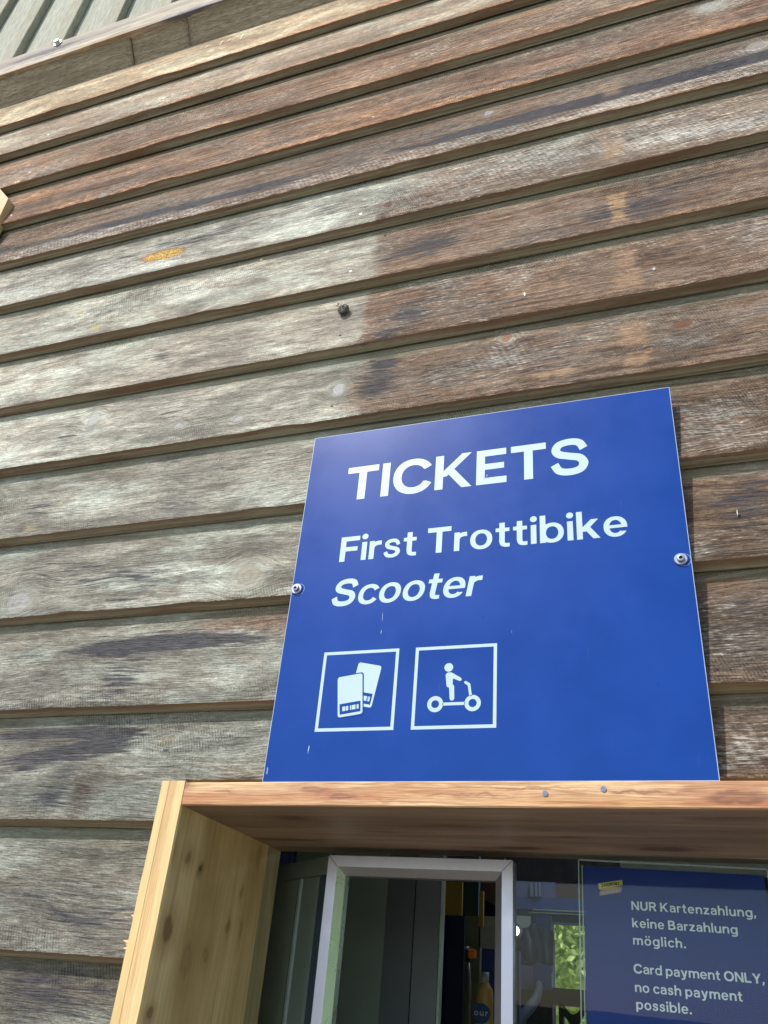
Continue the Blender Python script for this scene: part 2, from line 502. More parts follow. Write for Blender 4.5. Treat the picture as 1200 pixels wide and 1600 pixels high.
def ground_material():
    k = NT('gravel_ground')
    P = k.n('NewGeometry').outputs['Position']
    n1 = k.noise(P, .6, 4); n2 = k.noise(P, 60.0, 5, .7)
    near = k.mix(k.ramp(n2, .3, .7), (.25, .235, .205), (.47, .45, .41))
    near = k.mix(k.ramp(n1, .55, .75, 0, .3), near, (.22, .19, .14))
    ln = k.vm('LENGTH', P)
    c = k.mix(k.ramp(ln, 7, 13), near, k.mix(k.ramp(n1, .35, .65), (.05, .09, .025), (.11, .16, .05)))
    b = k.bsdf(Base_Color=c, Roughness=.9)
    k.l(k.bump(n2, .6, .01), b.inputs['Normal'])
    return k.m


g = MB()
g.face([(-900, -900, 0), (900, -900, 0), (900, 900, 0), (-900, 900, 0)])
o = g.build('ground', ground_material()); o['kind'] = 'structure'

# distant wooded hillside round the yard: one ring of terrain
LEAF = leaf_material('foliage', (.05, .10, .022), (.16, .235, .055))
LEAFB = leaf_material('foliage_bright', (.30, .40, .08), (.72, .78, .32))
hm = NT('hillside')
P_ = hm.n('NewGeometry').outputs['Position']
hc = hm.mix(hm.ramp(hm.noise(P_, .045, 6, .7), .35, .65), (.028, .055, .018), (.075, .11, .035))
hm.bsdf(Base_Color=hc, Roughness=.95)
h = MB()
NA = 120
for i in range(NA):
    for j in range(6):
        for (a, b2) in ((0, 0),):
            pass
ring = []
for j in range(7):
    R = 110 + j * 38
    row = []
    for i in range(NA):
        a = 2 * math.pi * i / NA
        hgt = [-1, 2.5, 5.0, 7.5, 9.0, 8.0, -2][j] * (1 + .45 * nz(math.cos(a) * 2.2, math.sin(a) * 2.2, j * .2)) + (1.2 * nz(math.cos(a) * 14, math.sin(a) * 14, j) if 0 < j < 6 else 0)
        row.append((R * math.cos(a), R * math.sin(a), hgt))
    ring.append(row)
for j in range(6):
    for i in range(NA):
        i2 = (i + 1) % NA
        h.face([ring[j][i], ring[j][i2], ring[j + 1][i2], ring[j + 1][i]], sm=True)
o = h.build('hillside', hm.m); o['kind'] = 'structure'


def crown_mesh(name, R, H, n, seed, leaf=.11):
    rr = random.Random(seed)
    mb = MB()
    cl = []
    for i in range(26):
        a = rr.uniform(0, 6.283); z = rr.uniform(-1, 1); q = math.sqrt(max(0, 1 - z * z)) * rr.uniform(.35, .85)
        cl.append((q * math.cos(a) * R, q * math.sin(a) * R, z * H * .75, rr.uniform(.28, .5) * R))
    for i in range(n):
        cx, cy, cz_, cr = rr.choice(cl)
        v = Vector((rr.gauss(0, 1), rr.gauss(0, 1), rr.gauss(0, 1))).normalized() * cr * rr.uniform(.55, 1.05)
        p = Vector((cx, cy, cz_)) + v
        n_ = (v.normalized() + Vector((rr.gauss(0, .6), rr.gauss(0, .6), rr.gauss(0, .6)))).normalized()
        u = n_.orthogonal().normalized(); w = n_.cross(u); t = rr.uniform(0, 6.28)
        u, w = u * math.cos(t) + w * math.sin(t), w * math.cos(t) - u * math.sin(t)
        s_ = leaf * rr.uniform(.6, 1.4)
        mb.face([p - u * s_ * .5, p - w * s_ * .28, p + u * s_ * .6, p + w * s_ * .28])
    return mb.mesh(name)


CROWN = crown_mesh('crown', 2.3, 2.6, 70000, 3, .062)
CROWN.materials.append(LEAFB)
BARK = wood('bark', (.06, .045, .03), (.13, .10, .07), 'z', .8, .95, bump=1.0)


def tree(x, y, s_, label, group=None):
    t = empty('leafy_tree', (x, y, 0), label, 'tree', group)
    tb = MB()
    tb.tube([(x, y, -.2), (x + .05, y, 1.2 * s_), (x - .08, y + .1, 2.6 * s_), (x, y, 4.4 * s_)], [.2 * s_, .16 * s_, .12 * s_, .05 * s_])
    for a in range(5):
        dx, dy = math.cos(a * 1.26), math.sin(a * 1.26)
        tb.tube([(x, y, (1.9 + .3 * a) * s_), (x + dx * .7 * s_, y + dy * .7 * s_, (2.7 + .3 * a) * s_), (x + dx * 1.4 * s_, y + dy * 1.4 * s_, (3.3 + .35 * a) * s_)], [.08 * s_, .05 * s_, .02 * s_], 7)
    tb.build('trunk', BARK, t)
    c = bpy.data.objects.new('crown', CROWN); COL.objects.link(c); c.parent = t
    c.location = (0, 0, 3.5 * s_); c.scale = (s_, s_, s_); c.rotation_euler = (0, 0, x * 1.7)
    return t


tree(-1.9, 9.0, 1.15, 'sunlit leafy tree seen through the rear window of the ticket office')
tree(-2.4, 12.6, 1.5, 'tall leafy tree further back behind the one in the rear window')
tree(-4.6, 10.5, 1.25, 'leafy tree behind the ticket office, left of the one in the rear window')
for tx, ty, ts in ((8.5, -6.2, 1.0), (12.5, -4.3, 1.3), (12.0, -10.5, 1.3)):
    tree(tx, ty, ts, 'leafy tree across the yard to the right, mirrored in the glass', 'trees across the yard')

# ------------------------------------------------------------------ the timber building
B = empty('timber_building', (0, 0, 0), 'timber building clad in weathered overlapping boards with a ticket window', 'building')

EDGE = {'A': 2.185, 'B': 2.0245, 'C': 1.8505, 'D': 1.6815, 'E': 1.5175, 'F': 1.352, 'G': 1.1875, 'H': 1.0238, 'I': .8595,
        'J': .6950, 'K': .5328, 'L': .3703, 'M': .2075, 'N': .0435}
ORDER = 'ABCDEFGHIJKLMNOPQRSTUV'
zed = {k_: CZ + S * v for k_, v in EDGE.items()}
for i_, k_ in enumerate('OPQRSTUV'):
    zed[k_] = zed['N'] - .1808 * (i_ + 1)
TILT = .1375
BOX_L, BOX_R = -.7195, .78          # outer sides of the timber surround
BOX_TOP = CZ + S * .2590 * .95
CUT = CZ + S * .2635                # the cladding stops here above the surround


def wall_pt(px, py, yd=1.01):
    p = at(px, py, yd)
    return p.x, p.z


# look of each board: brown left, brown right, silver left, silver right, orange, lightness left, right
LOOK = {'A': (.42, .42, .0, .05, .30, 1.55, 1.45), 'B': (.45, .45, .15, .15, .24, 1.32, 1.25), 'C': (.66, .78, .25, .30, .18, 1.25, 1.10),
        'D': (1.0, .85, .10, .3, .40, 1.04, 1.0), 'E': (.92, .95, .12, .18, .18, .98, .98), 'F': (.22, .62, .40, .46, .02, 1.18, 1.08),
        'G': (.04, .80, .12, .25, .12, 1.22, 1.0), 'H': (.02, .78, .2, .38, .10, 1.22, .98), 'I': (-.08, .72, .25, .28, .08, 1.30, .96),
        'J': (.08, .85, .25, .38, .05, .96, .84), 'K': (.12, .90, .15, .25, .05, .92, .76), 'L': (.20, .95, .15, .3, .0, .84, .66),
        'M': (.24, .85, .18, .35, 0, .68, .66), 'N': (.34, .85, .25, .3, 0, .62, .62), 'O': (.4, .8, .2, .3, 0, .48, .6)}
BX = {'F': 590, 'G': 578, 'H': 566, 'I': 548}
BND = at(575, 440, 1.01).x
# stains: photo px, radii in metres, channel, amount
ST = []


def blob(px, py, rx, rz, ch, v):
    x, z = wall_pt(px, py); ST.append((x, z, rx, rz, ch, v * {'stain': 1.35, 'silver': .6}.get(ch, 1)))


for a in ((505, 340, .07, .05, 'stain', .25), (600, 345, .02, .06, 'stain', .4), (640, 490, .05, .05, 'stain', .5), (700, 370, .10, .05, 'stain', .35),
          (900, 345, .12, .04, 'stain', .35), (1010, 330, .10, .05, 'stain', .4), (640, 400, .10, .04, 'stain', .35), (820, 395, .10, .04, 'stain', .3),
          (720, 440, .12, .03, 'stain', .35), (820, 470, .2, .012, 'stain', .45), (1090, 395, .2, .012, 'stain', .4), (600, 545, .03, .05, 'stain', .5),
          (590, 600, .05, .06, 'stain', .55), (690, 600, .05, .05, 'stain', .3), (560, 480, .03, .06, 'stain', .3), (850, 560, .06, .06, 'stain', .35),
          (790, 540, .05, .06, 'silver', .8), (640, 480, .03, .05, 'brown', .4), (270, 640, .06, .05, 'stain', .30), (110, 690, .05, .05, 'stain', .35),
          (255, 555, .035, .05, 'stain', .40), (220, 590, .07, .05, 'brown', .3), (60, 605, .06, .03, 'stain', .2), (120, 640, .05, .03, 'stain', .3),
          (60, 800, .10, .04, 'stain', .3), (280, 790, .06, .05, 'stain', .35), (190, 740, .08, .04, 'brown', .4), (430, 730, .12, .05, 'brown', .3),
          (120, 900, .14, .04, 'stain', .35), (215, 915, .08, .05, 'stain', .38), (60, 880, .08, .03, 'stain', .3), (350, 870, .12, .04, 'brown', .25),
          (290, 915, .08, .05, 'brown', -.4), (330, 925, .08, .04, 'light', .10), (250, 1000, .16, .014, 'stain', .85), (160, 1018, .10, .010, 'stain', .8),
          (330, 1000, .14, .012, 'stain', .55), (390, 960, .12, .03, 'brown', .5), (190, 1065, .06, .05, 'stain', .55), (40, 1060, .1, .02, 'stain', .3),
          (300, 1060, .1, .03, 'light', .08), (60, 1145, .22, .010, 'stain', .9), (160, 1152, .06, .02, 'stain', .8), (110, 1175, .10, .012, 'stain', .75),
          (30, 1195, .08, .012, 'stain', .6), (95, 1230, .03, .05, 'stain', .4), (40, 1250, .08, .03, 'stain', .35), (130, 1240, .03, .05, 'brown', .4),
          (60, 1400, .2, .05, 'stain', .25), (150, 1450, .1, .04, 'stain', .3), (60, 1540, .2, .05, 'stain', .45),
          (200, 420, .2, .03, 'silver', .5), (60, 450, .2, .05, 'silver', .4), (430, 330, .2, .02, 'stain', .32), (330, 365, .14, .02, 'stain', .28),
          (470, 350, .16, .035, 'brown', -.5), (470, 350, .16, .035, 'light', .10), (1150, 190, .1, .05, 'silver', .3), (1030, 215, .1, .04, 'silver', .35),
          (860, 250, .2, .05, 'silver', .15), (1180, 85, .06, .05, 'silver', .9), (1130, 5, .08, .05, 'silver', .9), (760, 75, .2, .03, 'stain', .25),
          (350, 240, .06, .03, 'stain', .4), (260, 320, .05, .04, 'silver', .35), (60, 300, .1, .02, 'orange', .5), (550, 190, .3, .05, 'orange', .25),
          (900, 660, .2, .05, 'brown', .4), (1130, 650, .06, .06, 'silver', .55), (1180, 640, .05, .08, 'brown', .6), (1170, 780, .05, .06, 'stain', .5),
          (1120, 760, .04, .05, 'orange', .2), (1130, 830, .08, .03, 'silver', .4), (1115, 960, .03, .03, 'silver', .5), (1170, 940, .06, .06, 'stain', .3),
          (1160, 1160, .05, .04, 'silver', .55), (1150, 1120, .08, .02, 'brown', .3), (1140, 1050, .06, .02, 'orange', .25), (1120, 1090, .10, .02, 'brown', -.3),
          (960, 420, .12, .04, 'orange', .2), (880, 450, .1, .04, 'light', .06), (1040, 480, .12, .03, 'orange', .15),
          (700, 280, .15, .03, 'silver', .2), (1080, 280, .12, .03, 'stain', .35), (440, 415, .2, .03, 'brown', .35)):
    blob(*a)


def look(name, x, z, z0):
    """brown, stain, silver, orange, lightness at a point of a board"""
    bl, brr, sl, sr, og, ll, lr = LOOK.get(name, (.35, .7, .2, .3, 0, .55, .6))
    rel = (z - z0) / .1808
    lx = {'F': (-.004, .004 if rel < .42 else .12), 'G': (.012, .020), 'H': (.0, .007), 'I': (-.02, .035)}.get(name, (0, .22))
    t = 1 / (1 + math.exp(max(-40, min(40, -(x - BND - lx[0] - .05 * nz(z * 11, 3.3 + z0)) / lx[1]))))
    if name in 'ABCDE':
        t = 1 / (1 + math.exp(-(x + .6) / .5))
    if name in 'JKLMNOPQ':
        t = 1 / (1 + math.exp(-(x + .45) / .10))
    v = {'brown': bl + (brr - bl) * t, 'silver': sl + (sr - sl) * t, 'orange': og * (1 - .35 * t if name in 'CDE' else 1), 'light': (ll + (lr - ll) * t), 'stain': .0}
    if name == 'E':
        bc = .34 + .09 * nz(x * 1.9, 7.3)
        v['stain'] += 1.45 * math.exp(-((rel - bc) / (.10 + .05 * nz(x * 2.7, 4))) ** 2) * max(.15, .75 + 1.1 * nz(x * 2.1, 1.3))
        if rel < bc - .08: v['silver'] += .5
    if name == 'F':
        v['stain'] += .42 * math.exp(-((rel - .5) / .2) ** 2) * (1 - t) * (.7 + nz(x * 3, 2.2))
        if t < .5 and rel < .35 and x > BND - .55: v['brown'] = -.1; v['light'] += .06
    if name == 'B': v['stain'] += .15 * math.exp(-((rel - .3) / .2) ** 2)
    if name == 'C': v['stain'] += .22 * max(0, nz(x * 2.2, 5.0))
    if name == 'D': v['stain'] += .2 * max(0, nz(x * 1.6, 9.0))
    if name == 'I' and t < .5: v['stain'] += .18 * max(0, nz(x * 5, z * 12))
    for sx, sz, rx, rz, ch, a in ST:
        dx = (x - sx) / rx; dz = (z - sz) / rz
        if abs(dx) < 2 and abs(dz) < 2:
            if not (z0 - .03 < sz < z0 + .2): continue
            v[ch] += a * math.exp(-(dx * dx + dz * dz))
    v['light'] *= 1 + .10 * nz(x * 1.7, z * 3.0, 4.0)
    if rel < .06: v['orange'] += .35 * t + (.25 if name in 'ABCDE' else 0); v['light'] += .06
    return v


KN = []
for px, py, rx, rz, core, ringc, amt in (
        (280, 668, .012, .008, (.50, .46, .45), (.40, .41, .34), .8), (375, 655, .011, .008, (.50, .46, .44), (.42, .43, .36), .75),
        (145, 652, .015, .018, (.50, .47, .47), (.36, .37, .31), .7), (528, 607, .014, .016, (.49, .46, .45), (.34, .36, .30), .8),
        (30, 942, .030, .024, (.40, .38, .36), (.30, .30, .25), .75), (388, 900, .026, .024, (.35, .31, .24), (.40, .39, .31), .8),
        (262, 1153, .012, .008, (.30, .25, .18), (.28, .27, .22), .7), (790, 523, .010, .014, (.30, .12, .06), (.40, .36, .30), .7),
        (1015, 547, .006, .006, (.15, .05, .03), (.14, .12, .10), .95), (1065, 505, .018, .010, (.19, .08, .04), (.22, .16, .12), .85),
        (1185, 68, .016, .014, (.30, .26, .24), (.46, .43, .36), .8), (1110, 4, .030, .022, (.42, .40, .34), (.44, .41, .34), .8),
        (762, 172, .012, .012, (.45, .42, .40), (.30, .25, .2), .6), (1158, 655, .012, .01, (.2, .1, .06), (.2, .14, .1), .4),
        (163, 310, .014, .014, (.42, .42, .40), (.25, .22, .2), .5), (608, 322, .008, .010, (.17, .07, .04), (.25, .2, .18), .8),
        (30, 700, .012, .014, (.62, .60, .50), (.52, .52, .44), .6)):
    x, z = wall_pt(px, py)
    KN.append((x, z, rx, rz, core, ringc, amt))
CH = []
for px, py, rx, rz, col, amt in ((958, 233, .012, .028, (.46, .30, .17), .75), (706 + 250, 142, .012, .014, (.46, .30, .17), .5), (966, 315, .010, .018, (.60, .38, .19), .89), (966, 340, .009, .014, (.60, .38, .19), .8),
                                 (976, 405, .012, .020, (.50, .31, .18), .75), (980, 440, .014, .016, (.50, .31, .18), .7), (990, 525, .014, .022, (.50, .31, .18), .75), (998, 562, .012, .010, (.50, .31, .18), .7),
                                 (868, 585, .022, .007, (.52, .34, .21), .7), (955, 77, .010, .016, (.44, .28, .17), .6), (935, 10, .012, .012, (.5, .36, .22), .6),
                                 (123, 489, .006, .005, (.62, .54, .20), .7), (155, 516, .009, .005, (.70, .58, .16), .8), (52, 757 + 70, .008, .006, (.6, .52, .25), .5),
                                 (256, 399, .048, .0150, (.50, .27, .05), .98), (60, 305, .035, .006, (.50, .20, .06), .7),
                                 (112, 290, .030, .005, (.55, .25, .08), .6), (1130, 905, .02, .006, (.3, .12, .06), .4)):
    x, z = wall_pt(px, py)
    CH.append((x, z, rx * 1.35, rz * 1.25, col, amt))
MATC = {}
TINT = {'A': (1.16, .97, .76), 'B': (1.10, .96, .84), 'C': (1.10, .97, .84), 'D': (1.06, .95, .86), 'G': (1.03, 1, .95), 'H': (1.04, 1, .95)}


def clad_for(nm, z0):
    """the same weathered wood for every board, with that board's own knots and worn spots"""
    if nm not in MATC:
        kn = [q for q in KN if z0 - .004 < q[1] < z0 + .178]
        ch = [q for q in CH if z0 - .004 < q[1] < z0 + .178]
        key = 'plain' if nm > 'N' else nm
        if key not in MATC: MATC[key] = cladding_material(kn, ch, TINT.get(nm, (1.0, 1.0, .97)))
        MATC[nm] = MATC[key]
    return MATC[nm]


WOOD_UNDER = underside_material()


def board(name, xa, xb, z0, zt=None, notch=None):
    """one lapped board: x range and lower edge height; notch = (x0, x1, z) cuts it higher above the surround"""
    zt = zt or z0 + .207
    rows = [0, .002, .008, .02, .035, .05, .065, .08, .095, .11, .125, .14, .155, .168, .18]
    base_rows = rows
    fine0, fine1 = max(xa, -2.7), min(xb, 1.15)
    xs = [xa] if xa < fine0 - .01 else []
    n = max(1, int((fine1 - fine0) / .011))
    xs += [fine0 + (fine1 - fine0) * i / n for i in range(n + 1)]
    if xb > fine1 + .01: xs.append(xb)
    if notch:
        xs = sorted([x for x in xs if abs(x - notch[0]) > .004 and abs(x - notch[1]) > .004] + [notch[0], notch[0] + .0004, notch[1] - .0004, notch[1]])
    sd = z0 * 13.7
    V = []; F = []; MI = []; C1 = []; C2 = []
    wid = len(rows) + 3
    for x in xs:
        zb = notch[2] if notch and notch[0] < x < notch[1] else z0
        rows = [zb + r_ * (zt - zb) / .18 for r_ in base_rows]
        ed = .0008 * nz(x * 9, sd) + .0008 * nz(x * 40, sd) + .0007 * nz(x * 95, sd)
        cc = nz(x * 6.5, sd + 9)
        if cc > .34: ed += .0045 * (cc - .34) / .3
        bow = .0015 * nz(x * .9, sd + 3)
        for i, z in enumerate(rows):
            y = TILT * (z - z0) + bow * (1 - (z - zb) / (zt - zb)) + .0006 * nz(x * 7, z * 30, sd)
            zz = z
            if i == 0: y += .0012; zz = z + ed
            if i == 1: zz = z + ed
            V.append((x, y, zz))
            v = look(name, x, z, z0)
            top = z0 + .1808 - .0079
            pr = max(0.0, min(1.0, (z - (top - .016 - .006 * nz(x * 5, sd))) / .007)) * (.85 if name in 'GHIJ' else .6)
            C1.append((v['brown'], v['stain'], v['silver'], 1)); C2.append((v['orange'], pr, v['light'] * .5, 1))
        # underside front, underside back, back top
        y0b = TILT * (zb - z0)
        V.append((x, y0b + .0013 + bow, zb + ed)); V.append((x, y0b + .0196 - .0012 * nz(x * 4, sd + 8), zb - .0072 + .0006 * nz(x * 14, sd + 5))); V.append((x, TILT * (zt - z0) + .023, zt - .003))
        for q in range(3): C1.append((.5, .2, 0, 1)); C2.append((0, 0, .5, 1))
    m_ = len(rows)
    for c in range(len(xs) - 1):
        a, b_ = c * wid, (c + 1) * wid
        for i in range(m_ - 1):
            F.append((a + i, b_ + i, b_ + i + 1, a + i + 1)); MI.append(0)
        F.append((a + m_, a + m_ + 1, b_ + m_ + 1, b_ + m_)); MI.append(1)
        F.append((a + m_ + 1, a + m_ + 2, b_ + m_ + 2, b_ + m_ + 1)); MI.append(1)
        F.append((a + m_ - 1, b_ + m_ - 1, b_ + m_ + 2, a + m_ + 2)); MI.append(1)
    for a, flip in ((0, False), ((len(xs) - 1) * wid, True)):
        q = [a + i for i in range(m_)] + [a + m_ + 2, a + m_ + 1, a + m_]
        F.append(tuple(q[::-1] if not flip else q)); MI.append(1)
    me = bpy.data.meshes.new('board')
    me.from_pydata(V, [], F)
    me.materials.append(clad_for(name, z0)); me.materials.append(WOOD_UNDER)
    me.polygons.foreach_set('material_index', MI)
    me.polygons.foreach_set('use_smooth', [mi == 0 for mi in MI])
    for nm, arr in (('tone', C1), ('tone2', C2)):
        at_ = me.color_attributes.new(nm, 'FLOAT_COLOR', 'POINT')
        at_.data.foreach_set('color', [t for c in arr for t in c])
    me.update()
    o_ = bpy.data.objects.new('board', me); COL.objects.link(o_); o_.parent = B
    return o_


XL, XR = -3.4, 2.4
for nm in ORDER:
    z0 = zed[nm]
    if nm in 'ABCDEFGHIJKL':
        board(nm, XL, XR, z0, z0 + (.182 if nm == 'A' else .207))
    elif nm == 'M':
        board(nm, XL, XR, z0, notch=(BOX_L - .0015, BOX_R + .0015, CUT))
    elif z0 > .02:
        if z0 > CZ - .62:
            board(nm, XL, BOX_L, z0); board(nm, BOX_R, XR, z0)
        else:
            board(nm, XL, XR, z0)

# core wall behind the cladding, with the opening
core = MB()
OPEN_B = CZ - .66
core.box(XL, BOX_L, .075, .20, 0, 4.0); core.box(BOX_R, XR, .075, .20, 0, 4.0)
core.box(BOX_L, BOX_R, .075, .20, BOX_TOP + .004, 4.0); core.box(BOX_L, BOX_R, .075, .20, 0, OPEN_B)
core.box(XL, XR, .075, .20, 4.0, 7.6)
core.build('core_wall', plain('dark_sheathing', (.05, .045, .035), .9), B)

# ---- beam over the cladding, with its rough lower planks
YB = .96
zb0 = CZ + S * 2.511 * YB; zb1 = CZ + S * 2.612 * YB
yb = (YB - 1) * S
def bk(px, py, rx, rz):
    p = at(px, py, YB); return ((p.x, p.y, p.z), (rx, .03, rz))
SPB = [(*bk(70, 82, .20, .018), (.10, .085, .10), .75), (*bk(290, 20, .12, .014), (.085, .08, .12), .8), (*bk(20, 112, .1, .01), (.36, .22, .12), .6), (*bk(170, 60, .12, .012), (.38, .22, .11), .6)]
WOOD_BEAM = wood('beam_wood', (.34, .27, .19), (.64, .56, .44), 'x', .8, .8, bump=.7, ringc=(.20, .16, .13), fine=1.7, spots=SPB)
bm_ = MB(); N_ = 120
V0 = len(bm_.v)
prof = lambda x: [(yb + .0005 * nz(x * 9), zb0 + .0022 * nz(x * 6, 2) + .001 * nz(x * 30)), (yb, zb1 - .006), (yb + .006, zb1), (.06, zb1 + .004), (.06, zb0 + .01)]
for i in range(N_ + 1):
    x = XL + (XR - XL) * i / N_
    for (y, z) in prof(x): bm_.v.append((x, y, z))
for i in range(N_):
    for j in range(5):
        j2 = (j + 1) % 5
        bm_.f.append((V0 + i * 5 + j, V0 + (i + 1) * 5 + j, V0 + (i + 1) * 5 + j2, V0 + i * 5 + j2)); bm_.mi.append(0); bm_.sm.append(False)
beam = bm_.build('beam', WOOD_BEAM, B)
# bolt on the beam
STEEL = plain('zinc_steel', (.62, .65, .67), .38, .9, .08, 60)
for px, py in ((91, 68), (None, None)):
    if px is None:
        c = Vector((.35, yb, (zb0 + zb1) / 2 + .012))
    else:
        c = at(px, py, YB)
    bo = MB(); bo.cyl((c.x, yb - .0035, c.z), (0, 1, 0), .0155, .0035, 24)
    bo.cyl((c.x, yb - .0125, c.z), (0, 1, 0), .0098, .0092, 6)
    bo.build('bolt', STEEL, beam)

WOOD_ROUGH = wood('rough_sawn', (.30, .23, .15), (.47, .38, .27), 'x', 2.6, .95, bump=1.0, fine=2.6)
yc, zc = .021 * S, CZ + S * 2.343
seams = [XL, -2.45, at(215, 75, .99).x - .03, at(295, 50, .99).x - .01, -.2, .6, 1.5, XR]
for i in range(len(seams) - 1):
    xa, xb = seams[i] + .0015, seams[i + 1] - .0015
    rp = MB(); n = max(2, int((xb - xa) / .02)); rows_ = 26; b0 = 0
    off_ = .002 * ((i % 2) * 2 - 1)
    for a in range(n + 1):
        x = xa + (xb - xa) * a / n
        for j in range(rows_ + 1):
            t = j / rows_
            rough_ = .0018 * nz(x * 5, t * 26 + i) + .0014 * nz(x * 25, t * 60)
            edge = .004 * math.exp(-(min(x - xa, xb - x) / .012))
            n_ = Vector((0, -.85, -.53))
            p = Vector((x, yb + .012 + (yc - yb - .010) * t, zb0 + .003 + (zc - zb0 - .003) * t)) + n_ * (rough_ + off_ - edge)
            rp.v.append(tuple(p))
    for a in range(n):
        for j in range(rows_):
            q = a * (rows_ + 1) + j
            rp.f.append((q, q + 1, q + rows_ + 2, q + rows_ + 1)); rp.mi.append(0); rp.sm.append(True)
    nb = len(rp.v)
    for a in (0, n):
        for j in (0, rows_): rp.v.append((rp.v[a * (rows_ + 1) + j][0], .06, rp.v[a * (rows_ + 1) + j][2]))
    q0, q1 = 0, rows_; q2, q3 = n * (rows_ + 1), n * (rows_ + 1) + rows_
    for fc in ((q0, q2, nb + 2, nb), (q1, nb + 1, nb + 3, q3), (nb, nb + 2, nb + 3, nb + 1)):
        rp.f.append(fc); rp.mi.append(0); rp.sm.append(False)
    for s0, e0, a in ((nb, nb + 1, 0), (nb + 2, nb + 3, n)):
        rp.f.append(tuple([s0] + [a * (rows_ + 1) + j for j in range(rows_ + 1)] + [e0])); rp.mi.append(0); rp.sm.append(False)
    rp.build('rough_plank', WOOD_ROUGH, B)

# ---- upright boards and battens above the beam
WOOD_UP = wood('upright_boards', (.30, .30, .225), (.50, .50, .41), 'z', 1.3, .85, bump=.7, ringc=(.36, .35, .27), fine=1.6)
WOOD_BAT = wood('batten_wood', (.30, .28, .20), (.42, .40, .30), 'z', 1.3, .85, bump=.6, ringc=(.30, .27, .2), fine=1.3)
per = .2175
xr0 = -1.567
k0 = -8
for i in range(k0, 18):
    xr = xr0 + i * per
    if xr < XL or xr > XR: continue
    mb = MB(); mb.box(xr - .056, xr, -.026, .0, zb1 - .02, 7.4, bev=.002)
    mb.build('batten', WOOD_BAT, B)
    mb = MB(); mb.box(xr - .028 + .001, xr - .028 + per - .001, .0005, .026, zb1 - .02, 7.4)
    mb.build('upright_board', WOOD_UP, B)

# ---- window surround of thick three-ply boards
YF = .95
yf = (YF - 1) * S
YG = 1.2065
yg = (YG - 1) * S
T_ = .0303
xin = -.6499 * YF * S
zin = CZ + S * .2279 * YF
SUR = bpy.data.objects.new('window_surround', None); COL.objects.link(SUR); SUR.parent = B; SUR.location = (0, 0, 0)
XJ = xin
def jk(px, py, ry, rz):
    # a knot on the inner face of the left jamb: where the sight line meets the plane x = XJ
    p = at(px, py, 1.0); c0 = Vector((0, -S, CZ)); v_ = p - c0
    q_ = c0 + v_ * (XJ / v_.x)
    return ((XJ, q_.y, q_.z), (.03, ry, rz))
KB = (.20, .085, .03); KD = (.26, .15, .05)
SP = [(a_, b_, c_, d_ * .8) for a_, b_, c_, d_ in [(*jk(265, 1322, .014, .016), KB, .9), (*jk(295, 1340, .010, .012), KB, .7), (*jk(313, 1358, .005, .006), (.04, .02, .01), .95), (*jk(262, 1452, .017, .020), KB, .85),
      (*jk(357, 1448, .008, .012), KD, .8), (*jk(375, 1455, .008, .02), KD, .5), (*jk(378, 1395, .005, .014), KD, .6), (*jk(320, 1493, .010, .012), KD, .5), (*jk(290, 1500, .02, .03), KD, .4),
      (*jk(234, 1583, .008, .009), KB, .8), (*jk(405, 1340, .01, .03), KD, .5)]]
PINE_L = wood('pine_jamb', (.60, .44, .19), (.78, .63, .34), 'z', .42, .5, bump=.2, coat=.15, ringc=(.46, .33, .13), fine=.55, rmix=.3, mottc=(.36, .23, .08), mamt=.55, spots=SP)
PINE_F = wood('pine_edge', (.68, .49, .22), (.78, .61, .32), 'z', .8, .6, bump=.3, ringc=(.64, .42, .18), fine=.45)
PINE_M = wood('pine_edge_core', (.60, .38, .16), (.70, .48, .23), 'z', 2.2, .6, bump=.3, ringc=(.45, .25, .10), fine=.6)
def lk(px, py, rx, rz):
    p = at(px, py, YF); return ((p.x, p.y, p.z), (rx, .03, rz))
KR = (.26, .09, .045)
SPT = [(*lk(490, 1234, .03, .006), KR, .6), (*lk(535, 1243, .03, .005), KR, .7), (*lk(1150, 1247, .05, .010), KR, .75), (*lk(290, 1225, .008, .008), KR, .6), (*lk(350, 1238, .02, .002), KR, .5),
       (*lk(1000, 1238, .05, .002), KR, .7), (*lk(720, 1243, .06, .0015), KR, .6), (*lk(830, 1232, .08, .0012), KR, .5), (*lk(601, 1250, .02, .003), KR, .4)]
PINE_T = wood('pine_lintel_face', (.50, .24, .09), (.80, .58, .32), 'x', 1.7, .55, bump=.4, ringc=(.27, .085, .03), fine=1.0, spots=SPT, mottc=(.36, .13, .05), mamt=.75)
def uk(px, py, rx, ry):
    p = at(px, py, 1.0); c0 = Vector((0, -S, CZ)); v_ = p - c0
    q_ = c0 + v_ * ((zin - CZ) / v_.z)
    return ((q_.x, q_.y, q_.z), (rx, ry, .03))
KU = (.085, .035, .022)
SPU = [(*uk(455, 1278, .03, .02), KU, .6), (*uk(450, 1312, .07, .008), KU, .8), (*uk(890, 1308, .03, .005), KU, .7), (*uk(1040, 1327, .05, .02), KU, .85), (*uk(810, 1325, .05, .012), KU, .8),
       (*uk(700, 1290, .04, .01), KU, .4), (*uk(1130, 1280, .06, .015), KU, .4), (*uk(600, 1300, .04, .006), KU, .5)]
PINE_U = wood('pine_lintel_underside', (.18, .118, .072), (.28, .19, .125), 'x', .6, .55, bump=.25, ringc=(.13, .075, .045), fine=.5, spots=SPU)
xo = BOX_L


